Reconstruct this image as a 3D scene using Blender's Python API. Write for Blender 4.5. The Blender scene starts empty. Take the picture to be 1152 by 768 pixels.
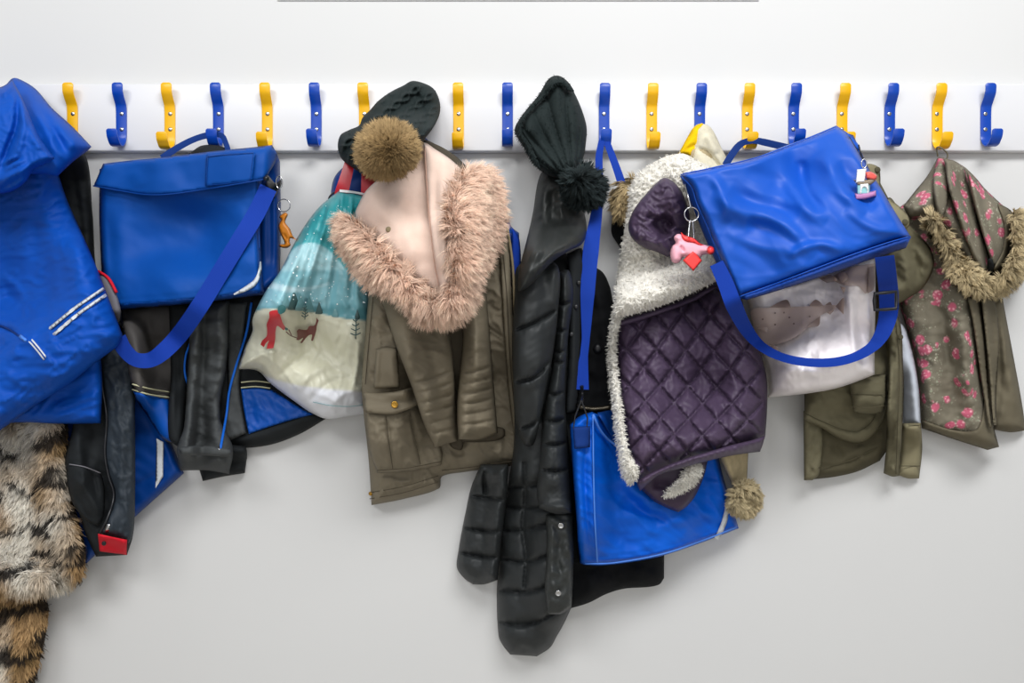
import bpy, bmesh, math, random
import numpy as np
from mathutils import Vector, Matrix
from mathutils.geometry import delaunay_2d_cdt

random.seed(7)
C = bpy.context.scene.collection
# ------------------------------------------------------------------ place
# The wall is the plane y=0, the room lies at y<0.  One survey unit on the wall is 1.6 mm.
S, DIST, ZC = 0.0016, 1.5, 0.95

def P(px, py, d):
    """survey mark (px,py) seen at a distance d in front of the wall -> world point"""
    k = S * (1 - d / DIST)
    return Vector(((px - 576) * k, -d, ZC + (384 - py) * k))

def Pn(px, py, d):
    k = S * (1 - d / DIST)
    return np.stack([(px - 576) * k, -d, ZC + (384 - py) * k], axis=-1)

# ------------------------------------------------------------------ noise
_rng = np.random.RandomState(3)
_PERM = _rng.permutation(512).astype(np.int64)
_GA = _rng.rand(512) * 2 * np.pi
_GX, _GY = np.cos(_GA), np.sin(_GA)

def pnoise(x, y, seed=0):
    x = np.asarray(x, float) + seed * 17.31; y = np.asarray(y, float) + seed * 9.77
    xi = np.floor(x).astype(np.int64); yi = np.floor(y).astype(np.int64)
    xf = x - xi; yf = y - yi
    def g(ix, iy, fx, fy):
        h = _PERM[(ix + _PERM[iy & 511]) & 511]
        return _GX[h] * fx + _GY[h] * fy
    u = xf * xf * xf * (xf * (xf * 6 - 15) + 10); v = yf * yf * yf * (yf * (yf * 6 - 15) + 10)
    a = g(xi, yi, xf, yf); b = g(xi + 1, yi, xf - 1, yf)
    c = g(xi, yi + 1, xf, yf - 1); d = g(xi + 1, yi + 1, xf - 1, yf - 1)
    return (a + u * (b - a) + v * (c - a + u * (a - b - c + d))) * 1.4

def fbm(x, y, seed=0, o=3):
    r = 0; a = 1.0
    for i in range(o):
        r = r + a * pnoise(x * 2 ** i, y * 2 ** i, seed + i * 5); a *= 0.5
    return r

# ------------------------------------------------------------------ curves on the wall
def L(s):
    out = []
    for t in s.split():
        c = t.endswith('*')
        x, y = t.rstrip('*').split(',')
        out.append((float(x), float(y), c))
    return out

def spline(pts, closed, step=3.0):
    n = len(pts); out = []
    p = [np.array(q[:2], float) for q in pts]; cor = [len(q) > 2 and bool(q[2]) for q in pts]
    m = n if closed else n - 1
    for i in range(m):
        a, b = p[i], p[(i + 1) % n]
        pa = p[i - 1] if (closed or i > 0) else a
        pb = p[(i + 2) % n] if (closed or i + 2 < n) else b
        l = np.linalg.norm(b - a)
        def tan(prev, nxt, at, corner):
            if corner: return b - a
            l1 = np.linalg.norm(at - prev) + 1e-6; l2 = np.linalg.norm(nxt - at) + 1e-6
            t = (nxt - prev) / (l1 + l2) * l
            return t
        ta = tan(pa, b, a, cor[i] or (not closed and i == 0)); tb = tan(a, pb, b, cor[(i + 1) % n] or (not closed and i == m - 1))
        k = max(1, int(round(l / step)))
        for j in range(k):
            t = j / k; t2 = t * t; t3 = t2 * t
            out.append((2 * t3 - 3 * t2 + 1) * a + (t3 - 2 * t2 + t) * ta + (-2 * t3 + 3 * t2) * b + (t3 - t2) * tb)
    if not closed: out.append(p[-1])
    return np.array(out)

def inside(poly, x, y):
    r = np.zeros(x.shape, bool); n = len(poly)
    x0, y0 = poly[:, 0], poly[:, 1]
    for i in range(n):
        ax, ay = x0[i], y0[i]; bx, by = x0[(i + 1) % n], y0[(i + 1) % n]
        if ay == by: continue
        c = (ay > y) != (by > y)
        r ^= c & (x < (bx - ax) * (y - ay) / (by - ay) + ax)
    return r

def seg_dist(poly, x, y, closed=True):
    """distance, arclength at the nearest point, signed side"""
    n = len(poly); m = n if closed else n - 1
    best = np.full(x.shape, 1e18); sl = np.zeros(x.shape); sd = np.zeros(x.shape); acc = 0.0
    for i in range(m):
        a = poly[i]; b = poly[(i + 1) % n]; e = b - a; l2 = float(e @ e) + 1e-12; l = math.sqrt(l2)
        t = np.clip(((x - a[0]) * e[0] + (y - a[1]) * e[1]) / l2, 0, 1)
        dx = x - a[0] - t * e[0]; dy = y - a[1] - t * e[1]; d2 = dx * dx + dy * dy
        k = d2 < best
        best = np.where(k, d2, best); sl = np.where(k, acc + t * l, sl)
        sd = np.where(k, np.sign(e[0] * dy - e[1] * dx), sd)
        acc += l
    return np.sqrt(best), sl, sd, acc

# ------------------------------------------------------------------ how far the heap already stands off the wall
MG, CS = 200, 2.0
NX, NY = int((1152 + 2 * MG) / CS), int((768 + 2 * MG) / CS)
GX, GY = np.meshgrid(np.arange(NX) * CS - MG, np.arange(NY) * CS - MG)
BUF = np.full((NY, NX), 0.003)
BUF[(GY > 93) & (GY < 172)] = 0.0205

def _box(a, r, ax):
    if r < 1: return a
    k = 2 * r + 1
    pad = [(0, 0), (0, 0)]; pad[ax] = (r + 1, r)
    c = np.cumsum(np.pad(a, pad, mode='edge'), axis=ax)
    if ax == 0: return (c[k:] - c[:-k]) / k
    return (c[:, k:] - c[:, :-k]) / k

def _max(a, r, ax):
    o = a.copy()
    for s in range(1, r + 1):
        if ax == 0:
            o[s:] = np.maximum(o[s:], a[:-s]); o[:-s] = np.maximum(o[:-s], a[s:])
        else:
            o[:, s:] = np.maximum(o[:, s:], a[:, :-s]); o[:, :-s] = np.maximum(o[:, :-s], a[:, s:])
    return o

def smooth_base(poly, r):
    """smoothed envelope of what lies under an outline"""
    m = inside(poly, GX, GY)
    i0 = max(0, int((poly[:, 0].min() + MG - 2 * r - 20) / CS)); i1 = min(NX, int((poly[:, 0].max() + MG + 2 * r + 20) / CS) + 1)
    j0 = max(0, int((poly[:, 1].min() + MG - 2 * r - 20) / CS)); j1 = min(NY, int((poly[:, 1].max() + MG + 2 * r + 20) / CS) + 1)
    sub = BUF[j0:j1, i0:i1]; mk = m[j0:j1, i0:i1]
    mk = _max(_max(mk.astype(float), 2, 0), 2, 1) > 0
    low = np.where((GY[j0:j1, i0:i1] > 93) & (GY[j0:j1, i0:i1] < 172), 0.0205, 0.003)
    a = np.where(mk, sub, low)
    q = max(1, int(r / CS))
    a = _max(_max(a, q, 0), q, 1)
    b = max(1, q // 3)
    for _ in range(3):
        a = _box(_box(a, b, 0), b, 1)
    return (a, i0, j0)

def sample(tab, x, y):
    a, i0, j0 = tab
    u = np.clip((x + MG) / CS - i0, 0, a.shape[1] - 1.001); v = np.clip((y + MG) / CS - j0, 0, a.shape[0] - 1.001)
    i = u.astype(int); j = v.astype(int); fu = u - i; fv = v - j
    return (a[j, i] * (1 - fu) + a[j, i + 1] * fu) * (1 - fv) + (a[j + 1, i] * (1 - fu) + a[j + 1, i + 1] * fu) * fv

def depth_at(px, py, r=2):
    i = int((px + MG) / CS); j = int((py + MG) / CS); q = max(1, int(r / CS))
    return float(BUF[max(0, j - q):j + q + 1, max(0, i - q):i + q + 1].max())

# ------------------------------------------------------------------ objects
ORG = {}
def root_org(par): return ORG[par.name] if par is not None else None

def tag(o, label=None, cat=None, group=None, kind=None):
    if label: o['label'] = label
    if cat: o['category'] = cat
    if group: o['group'] = group
    if kind: o['kind'] = kind
    return o

def thing(name, label, cat, at, group=None):
    o = bpy.data.objects.new(name, None); C.objects.link(o)
    o.empty_display_size = 0.03
    o.location = P(*at); ORG[o.name] = np.array(o.location)
    return tag(o, label, cat, group)

def make_obj(name, verts, faces, m, parent=None, smooth=True, cols=None, label=None, sharp=None, normals=None):
    verts = np.asarray(verts, float)
    org = root_org(parent) if parent is not None else verts.mean(axis=0)
    me = bpy.data.meshes.new(name)
    me.from_pydata((verts - org).tolist(), [], faces)
    if smooth: me.polygons.foreach_set('use_smooth', [True] * len(me.polygons))
    if sharp: me.set_sharp_from_angle(angle=sharp)
    if cols is not None:
        at = me.color_attributes.new('Col', 'FLOAT_COLOR', 'POINT')
        c = np.ones((len(verts), 4)); c[:, :3] = cols
        at.data.foreach_set('color', c.ravel())
    me.materials.append(m); me.update()
    if normals is not None:
        vn = np.zeros(len(verts) * 3); me.vertices.foreach_get('normal', vn); vn = vn.reshape(-1, 3)
        zr = np.abs(normals).sum(1) < 1e-9; normals = np.where(zr[:, None], vn, normals)
        me.normals_split_custom_set_from_vertices(normals.tolist())
    o = bpy.data.objects.new(name, me); C.objects.link(o)
    if parent is not None: o.parent = parent
    else: o.location = org
    ORG[o.name] = org
    if label: o['label'] = label
    return o

class Shape:
    """a cloth (or plush) panel: an outline plus a height field over what lies behind it"""
    def __init__(s, outline, thick=0.03, R=25, base=None, base_r=30, lift=0.002, folds=(), noise=(), hf=None, step=2.3, rim=0.003, tilt=None, prof='round'):
        s.poly = spline(outline, True, step) if not isinstance(outline, np.ndarray) else outline
        s.step, s.thick, s.R, s.rim, s.hf, s.tilt, s.prof, s.lift, s.basev = step, thick, R, rim, hf, tilt, prof, lift, base
        s.tab = smooth_base(s.poly, base_r) if base is None else None
        s.folds = [(f[0], f[1], spline(L(f[2]), False, 5.0), f[3] if len(f) > 3 else 'g') for f in folds]
        s.noise = noise
    def base(s, x, y):
        b = sample(s.tab, x, y) if s.tab is not None else (s.basev(x, y) if callable(s.basev) else np.full(x.shape, float(s.basev)))
        b = b + s.lift
        if s.tilt is not None: b = b + s.tilt(x, y)
        return b
    def front(s, x, y, d=None):
        if d is None: d = seg_dist(s.poly, x, y)[0]
        t = np.clip(d / s.R, 0, 1)
        pr = np.sqrt(1 - (1 - t) ** 2) if s.prof == 'round' else t * t * (3 - 2 * t)
        ed = np.clip(d / min(8.0, s.R), 0, 1); ed = ed * ed * (3 - 2 * ed)
        e = np.zeros(x.shape)
        for amp, w, pl, mode in s.folds:
            dd, sl, sd, tot = seg_dist(pl, x, y, False)
            tp = np.clip(np.minimum(sl, tot - sl) / (0.3 * tot + 1e-6), 0, 1); tp = tp * (2 - tp)
            if mode == 'g': e += 1.35 * amp * np.exp(-(dd / w) ** 2) * tp
            elif mode == 'c': e += amp * np.exp(-(dd / w) ** 2)           # constant along (seams)
            elif mode == 's':
                q = dd * sd
                e += 1.35 * amp * tp * np.where(q > 0, np.exp(-q / (5 * w)), np.exp(-(q / (0.6 * w)) ** 2))
        for nz in s.noise:
            amp, sx, sy, ang, kind = nz[:5]; amp *= 1.7; seed = nz[5] if len(nz) > 5 else 1
            c, q = math.cos(math.radians(ang)), math.sin(math.radians(ang))
            u = (x * c + y * q) / sx; v = (-x * q + y * c) / sy
            if kind == 'ridge':
                wv = pnoise(u * .6, v * .6, seed + 40) * .6
                e += amp * (np.clip(1 - np.abs(pnoise(u + wv, v + wv, seed)) * 2.2, -.5, 1) ** 2 - .35)
            else:
                e += amp * fbm(u, v, seed, 2)
        if s.hf is not None: e = e + s.hf(x, y, d)
        h = s.thick * pr + e * ed
        return s.base(x, y) + s.rim + np.maximum(h, 0.0)
    def grid(s):
        g = s.step; x0, y0 = s.poly.min(axis=0); x1, y1 = s.poly.max(axis=0)
        gx, gy = np.meshgrid(np.arange(x0, x1 + g, g), np.arange(y0, y1 + g, g))
        gx[1::2] += g / 2
        gx, gy = gx.ravel(), gy.ravel()
        k = inside(s.poly, gx, gy); gx, gy = gx[k], gy[k]
        d = seg_dist(s.poly, gx, gy)[0]; k = d > 0.55 * g
        return gx[k], gy[k], d[k]
    def stamp(s):
        x0, y0 = s.poly.min(axis=0); x1, y1 = s.poly.max(axis=0)
        i0, i1 = max(0, int((x0 + MG) / CS)), min(NX, int((x1 + MG) / CS) + 2); j0, j1 = max(0, int((y0 + MG) / CS)), min(NY, int((y1 + MG) / CS) + 2)
        gx, gy = GX[j0:j1, i0:i1].ravel(), GY[j0:j1, i0:i1].ravel()
        k = inside(s.poly, gx, gy)
        if not k.any(): return
        z = s.front(gx[k], gy[k])
        sub = BUF[j0:j1, i0:i1]; f = sub.ravel(); f[k] = np.maximum(f[k], z); BUF[j0:j1, i0:i1] = f.reshape(sub.shape)
    def build(s, name, m, parent=None, colf=None, label=None, stamp=True, extra=None, sheet=False):
        gx, gy, d = s.grid(); nb = len(s.poly)
        pts = [Vector((float(a), float(b))) for a, b in s.poly] + [Vector((float(a), float(b))) for a, b in zip(gx, gy)]
        ov, oe, of, iv, ie, if_ = delaunay_2d_cdt(pts, [(i, (i + 1) % nb) for i in range(nb)], [], 1, 1e-5)
        ov = np.array([(v.x, v.y) for v in ov])
        x, y = ov[:, 0], ov[:, 1]
        dd = seg_dist(s.poly, x, y)[0]; bd = dd < 1e-3
        f = s.front(x, y, dd); b = s.base(x, y)
        f = np.where(bd, b + s.rim, f)
        n = len(x); V = [Pn(x, y, f)]
        bi = np.where(~bd)[0]; remap = np.arange(n); remap[bi] = n + np.arange(len(bi))
        if sheet: bi = bi[:0]
        V.append(Pn(x[bi], y[bi], b[bi]))
        F = []
        for t in of:
            t = list(t)
            a = ov[t]
            ar = (a[1, 0] - a[0, 0]) * (a[2, 1] - a[0, 1]) - (a[2, 0] - a[0, 0]) * (a[1, 1] - a[0, 1])
            if ar > 0: t = t[::-1]
            F.append(t)
            if sheet: continue
            bk = [int(remap[i]) for i in t[::-1]]
            if set(bk) != set(t): F.append(bk)
        V = np.concatenate(V); cols = None; nrm = None
        if colf is not None:
            c = colf(x, y); cols = np.concatenate([c, c[bi]])
        if extra is not None:
            ev, ef, ec, en = extra
            o = len(V); nrm = np.concatenate([np.zeros((o, 3)), en]); V = np.concatenate([V, ev]); F += [[i + o for i in q] for q in ef]
            cols = np.concatenate([cols if cols is not None else np.ones((o, 3)), ec])
        if stamp: s.stamp()
        return make_obj(name, V, F, m, parent, True, cols, label, normals=nrm)

def piece(name, outline, m, parent=None, colf=None, label=None, stamp=True, **k):
    if isinstance(outline, str): outline = L(outline)
    sheet = k.pop('sheet', False)
    return Shape(outline, **k).build(name, m, parent, colf, label, stamp, sheet=sheet)

def fur(name, outline, m, parent, colf, n, length, flow=(0, 1), out=0.8, jit=0.5, clump=60, cl=0.6, width=0.0011, curl=0.0, droop=0.3, root_dark=0.45, label=None, seed=1, tip=1.12, **k):
    """a plush panel with its own coat of hair, all one mesh; lengths in survey units"""
    if isinstance(outline, str): outline = L(outline)
    s = Shape(outline, **k); rs = np.random.RandomState(seed)
    x0, y0 = s.poly.min(axis=0); x1, y1 = s.poly.max(axis=0)
    xs, ys = [], []
    tot = 0
    while tot < n:
        a = rs.uniform(x0, x1, 4 * n); b = rs.uniform(y0, y1, 4 * n)
        q = inside(s.poly, a, b); xs.append(a[q]); ys.append(b[q]); tot += q.sum()
    x = np.concatenate(xs)[:n]; y = np.concatenate(ys)[:n]
    e = 1.0
    f0 = s.front(x, y); p0 = Pn(x, y, f0)
    px = Pn(x + e, y, s.front(x + e, y)) - p0; py = Pn(x, y + e, s.front(x, y + e)) - p0
    nr = np.cross(px, py); nr /= np.linalg.norm(nr, axis=1)[:, None] + 1e-12
    nr = np.where((nr[:, 1] > 0)[:, None], -nr, nr)
    # outward push near the rim
    d = seg_dist(s.poly, x, y)[0]; g1 = seg_dist(s.poly, x + e, y)[0] - d; g2 = seg_dist(s.poly, x, y + e)[0] - d
    edge = np.clip(1 - d / (0.6 * s.R), 0, 1)[:, None]
    nr = nr + edge * 0.9 * np.stack([-g1, np.zeros(n), g2], axis=1); nr /= np.linalg.norm(nr, axis=1)[:, None]
    fl = flow(x, y) if callable(flow) else np.tile(np.array(flow, float), (n, 1))
    flw = np.stack([fl[:, 0], np.zeros(n), -fl[:, 1]], axis=1)
    ci = rs.choice(n, min(n, clump), replace=False)
    cx, cy = x[ci], y[ci]; near = np.zeros(n, int); bd = np.full(n, 1e18)
    for q in range(len(ci)):
        dq = (x - cx[q]) ** 2 + (y - cy[q]) ** 2; kk = dq < bd; bd = np.where(kk, dq, bd); near = np.where(kk, q, near)
    cj = rs.normal(0, 1, (len(ci), 3)) * jit
    ln = length * S * rs.uniform(0.65, 1.25, n)[:, None]
    dr = out * nr + flw + cj[near] + rs.normal(0, 1, (n, 3)) * jit * 0.45
    dr /= np.linalg.norm(dr, axis=1)[:, None] + 1e-9
    dr = np.where(((dr * nr).sum(1) < 0.12)[:, None], dr + nr * 0.35, dr); dr /= np.linalg.norm(dr, axis=1)[:, None]
    d2 = dr + np.array([0, 0, -droop]) + flw * 0.3; d2 /= np.linalg.norm(d2, axis=1)[:, None]
    tipp = p0 + dr * ln * .5 + d2 * ln * .5
    ct = tipp[ci]; crt = p0[ci]
    # draw the tips of a lock together
    toc = ct[near] + (p0 - crt[near]) * 0.25
    sp2 = np.median(bd) + 1e-9; clw = (cl * np.exp(-(bd / (6 * sp2)) ** 2))[:, None]
    tipp = tipp * (1 - clw) + toc * clw
    mid = p0 + dr * ln * .5; mid = mid * (1 - cl * .35) + (p0 + tipp) * .5 * cl * .35
    if curl: mid = mid + rs.normal(0, 1, (n, 3)) * curl * ln
    side = np.cross(dr, nr + np.array([0, -.6, 0])); side /= np.linalg.norm(side, axis=1)[:, None] + 1e-9
    side = side + rs.normal(0, .22, (n, 3)); side /= np.linalg.norm(side, axis=1)[:, None]
    w = width * rs.uniform(.7, 1.3, n)[:, None]
    root = p0 - nr * 0.001
    ev = np.stack([root - side * w, root + side * w, mid - side * w * .8, mid + side * w * .8, tipp], axis=1).reshape(-1, 3)
    ef = []
    fn = np.cross(2 * side * w, mid - root); flip = (fn * (nr + np.array([0, -.4, 0]))).sum(1) < 0
    for i in range(n):
        o = i * 5
        if flip[i]: ef.append((o + 1, o, o + 2, o + 3)); ef.append((o + 3, o + 2, o + 4))
        else: ef.append((o, o + 1, o + 3, o + 2)); ef.append((o + 2, o + 3, o + 4))
    c = colf(x, y) * (rs.uniform(.82, 1.15, n) * np.clip(1 + .12 * rs.normal(0, 1, len(ci))[near], .78, 1.12))[:, None]
    ec = np.stack([c * root_dark, c * root_dark, c * .9, c * .9, c * tip], axis=1).reshape(-1, 3)
    gn = np.cross(2 * side * w, mid - root); gn /= np.linalg.norm(gn, axis=1)[:, None] + 1e-12; gn = np.where(flip[:, None], -gn, gn)
    en = nr * .6 + gn * .6 + rs.normal(0, .12, (n, 3)) + (rs.normal(0, .18, (len(ci), 3)))[near] + np.array([0, 0, .15]); en /= np.linalg.norm(en, axis=1)[:, None]
    en = np.repeat(en, 5, axis=0)
    return s.build(name, m, parent, lambda a, b: colf(a, b) * (root_dark * .9), label, True, (ev, ef, np.clip(ec, 0, 1), en))

def ribbon(name, pts, width, m, parent, thick=0.0018, lift=0.002, label=None, step=3.0, win=9, stamp=True, sag=0.0):
    """a webbing strap; pts = (px,py,depth or None); width = number or one per point"""
    q = np.array([(p[0], p[1]) for p in pts], float); n = len(q)
    wd = [width] * n if np.isscalar(width) else list(width)
    c, W, D, have = [], [], [], []
    sp = spline([tuple(p) for p in q], False, step)
    # parameters along the spline
    cum = np.concatenate([[0], np.cumsum(np.linalg.norm(np.diff(sp, axis=0), axis=1))])
    ctl = [int(np.argmin(np.hypot(sp[:, 0] - a, sp[:, 1] - b))) for a, b in q]
    kx = cum[ctl]
    W = np.interp(cum, kx, wd)
    tn = np.gradient(sp, axis=0); tn /= np.linalg.norm(tn, axis=1)[:, None] + 1e-9
    nm = np.stack([-tn[:, 1], tn[:, 0]], axis=1)
    auto = np.array([max(depth_at(*(sp[i] + nm[i] * W[i] * .5 * t)) for t in (-1, 0, 1)) for i in range(len(sp))]) + lift
    if len(auto) > win:
        r = win // 2
        mx = np.array([auto[max(0, i - r):i + r + 1].max() for i in range(len(auto))])
        pad = np.pad(mx, r, mode='edge'); auto = np.convolve(pad, np.ones(win) / win, 'valid')
    D = auto.copy()
    ex = [(cum[ctl[i]], pts[i][2]) for i in range(n) if len(pts[i]) > 2 and pts[i][2] is not None]
    for i in range(n):
        if len(pts[i]) > 2 and pts[i][2] is not None and i + 1 < n and len(pts[i + 1]) > 2 and pts[i + 1][2] is not None:
            k = (cum >= cum[ctl[i]]) & (cum <= cum[ctl[i + 1]])
            D[k] = np.interp(cum[k], [cum[ctl[i]], cum[ctl[i + 1]]], [pts[i][2], pts[i + 1][2]])
    if len(D) > 5:
        D = np.convolve(np.pad(D, 2, mode='edge'), np.ones(5) / 5, 'valid')
    V, F = [], []
    K = 4
    for i in range(len(sp)):
        for t in np.linspace(-1, 1, K):
            u = sp[i] + nm[i] * W[i] * .5 * t
            V.append(P(u[0], u[1], D[i] + thick * (1 - .25 * t * t)))
        for t in np.linspace(1, -1, K):
            u = sp[i] + nm[i] * W[i] * .5 * t
            V.append(P(u[0], u[1], D[i]))
    r = 2 * K
    for i in range(len(sp) - 1):
        for j in range(r):
            F.append((i * r + j, i * r + (j + 1) % r, (i + 1) * r + (j + 1) % r, (i + 1) * r + j))
    F.append(tuple(range(r))[::-1]); F.append(tuple(range((len(sp) - 1) * r, len(sp) * r)))
    if stamp:
        for i in range(len(sp)):
            k = (GX - sp[i, 0]) ** 2 + (GY - sp[i, 1]) ** 2 < (W[i] * .55 + 1) ** 2
            BUF[k] = np.maximum(BUF[k], D[i] + thick)
    o = make_obj(name, np.array([tuple(v) for v in V]), F, m, parent, True, None, label, sharp=math.radians(50))
    return o

def sweep(points, rad, sides=8, closed=False, cap=True):
    pts = [Vector(p) for p in points]; n = len(pts); V, F = [], []
    rads = [rad] * n if np.isscalar(rad) else rad
    up = None
    for i, p in enumerate(pts):
        a = pts[i - 1] if (i > 0 or closed) else p
        b = pts[(i + 1) % n] if (i < n - 1 or closed) else p
        t = (b - a).normalized()
        if up is None:
            up = t.orthogonal().normalized()
        up = (up - t * up.dot(t))
        up = up.normalized() if up.length > 1e-6 else t.orthogonal().normalized()
        w = t.cross(up)
        for k in range(sides):
            an = 2 * math.pi * k / sides
            V.append(p + (up * math.cos(an) + w * math.sin(an)) * rads[i])
    for i in range(n if closed else n - 1):
        j = (i + 1) % n
        for k in range(sides):
            F.append((i * sides + k, i * sides + (k + 1) % sides, j * sides + (k + 1) % sides, j * sides + k))
    if cap and not closed:
        F.append(tuple(range(sides))[::-1]); F.append(tuple(range((n - 1) * sides, n * sides)))
    return [tuple(v) for v in V], F

def merge(*vf):
    V, F = [], []
    for v, f in vf:
        o = len(V); V += list(v); F += [tuple(i + o for i in q) for q in f]
    return V, F

def tube(name, pts, rad, m, parent, sides=8, closed=False, label=None, smooth_pts=True):
    """pts: (px,py,depth)"""
    w = [P(*p) for p in pts]
    if smooth_pts and not closed and len(w) > 2:
        out = []
        for i in range(len(w) - 1):
            a, b = w[i], w[i + 1]; pa = w[i - 1] if i else a; pb = w[i + 2] if i + 2 < len(w) else b
            for j in range(6):
                t = j / 6; t2 = t * t; t3 = t2 * t
                out.append((2 * t3 - 3 * t2 + 1) * a + (t3 - 2 * t2 + t) * (b - pa) * .5 + (-2 * t3 + 3 * t2) * b + (t3 - t2) * (pb - a) * .5)
        out.append(w[-1]); w = out
    V, F = sweep(w, rad, sides, closed)
    return make_obj(name, V, F, m, parent, True, None, label, sharp=math.radians(60))

def lay_tube(name, pl, rad, m, parent, lift=0.0, label=None, step=4.0):
    """a cord or piping lying on what is below"""
    sp = spline(L(pl), False, step)
    d = np.array([depth_at(a, b, 2) for a, b in sp]) + lift
    d = np.convolve(np.pad(d, 2, mode='edge'), np.ones(5) / 5, 'valid')
    V, F = sweep([P(a, b, c + rad * .6) for (a, b), c in zip(sp, d)], rad, 6)
    return make_obj(name, V, F, m, parent, True, None, label)

def ring(name, px, py, d, r, rad, m, parent, tilt=0.0, label=None, sq=1.0):
    k = S * (1 - d / DIST); c = P(px, py, d); pts = []
    for i in range(28):
        a = 2 * math.pi * i / 28
        x, z = r * k * math.cos(a) * sq, r * k * math.sin(a)
        pts.append(c + Vector((x * math.cos(tilt), x * math.sin(tilt), z)))
    V, F = sweep(pts, rad, 8, True)
    return make_obj(name, V, F, m, parent, True, None, label)

def dome(name, px, py, r, m, parent, h=0.5, d=None, label=None, rim=False):
    """a round button or stud facing the room: turned profile"""
    d = depth_at(px, py, r) if d is None else d
    k = S * (1 - d / DIST) * r; c = P(px, py, d - 0.0005)
    pr = [(1, 0), (1, .3), (.92, .55), (.75, .62), (.62, .5), (.3, .48), (0, .5)] if rim else [(1, 0), (1, .35), (.86, .7), (.55, .92), (.25, 1), (0, 1)]
    V, F, n = [], [], 18
    for q, z in pr[:-1]:
        for i in range(n):
            a = 2 * math.pi * i / n
            V.append((c.x + k * q * math.cos(a), c.y - z * k * h, c.z + k * q * math.sin(a)))
    V.append((c.x, c.y - pr[-1][1] * k * h, c.z)); V.append((c.x, c.y, c.z))
    for j in range(len(pr) - 2):
        for i in range(n):
            F.append((j * n + i, j * n + (i + 1) % n, (j + 1) * n + (i + 1) % n, (j + 1) * n + i))
    t = (len(pr) - 2) * n
    for i in range(n):
        F.append((t + i, t + (i + 1) % n, len(V) - 2)); F.append(((i + 1) % n, i, len(V) - 1))
    return make_obj(name, V, F, m, parent, True, None, label, sharp=math.radians(60))

def patch(name, outline, m, parent, lift=0.0006, thick=0.0008, base_r=3, R=3, step=2.2, label=None, **k):
    """a thin print, band or sewn-on patch that follows the cloth below"""
    o = piece(name, outline, m, parent, label=label, thick=thick, R=R, base_r=base_r, lift=lift, rim=0.0004, step=step, **k)
    return o

def band(pl, w):
    """outline of a stroke of width w (number or list) along a polyline, as corner points"""
    c = spline(L(pl), False, 5.0) if isinstance(pl, str) else pl
    n = len(c); W = np.full(n, float(w)) if np.isscalar(w) else np.interp(np.linspace(0, 1, n), np.linspace(0, 1, len(w)), w)
    t = np.gradient(c, axis=0); t /= np.linalg.norm(t, axis=1)[:, None] + 1e-9
    nm = np.stack([-t[:, 1], t[:, 0]], axis=1) * (W / 2)[:, None]
    a = c + nm; b = (c - nm)[::-1]
    return [(p[0], p[1], i in (0, n - 1)) for i, p in enumerate(a)] + [(p[0], p[1], i in (0, n - 1)) for i, p in enumerate(b)]

# ------------------------------------------------------------------ materials
def lin(h):
    if isinstance(h, str):
        h = h.lstrip('#'); v = [int(h[i:i + 2], 16) / 255 for i in (0, 2, 4)]
    else: v = [c / 255 for c in h]
    return tuple(c / 12.92 if c <= .04045 else ((c + .055) / 1.055) ** 2.4 for c in v)

def nmat(name):
    m = bpy.data.materials.new(name); m.use_nodes = True
    nt = m.node_tree; b = nt.nodes['Principled BSDF']
    return m, nt, b

def N(nt, t, **k):
    n = nt.nodes.new(t)
    for a, v in k.items():
        if a in n.inputs: n.inputs[a].default_value = v
        else: setattr(n, a, v)
    return n

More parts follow.
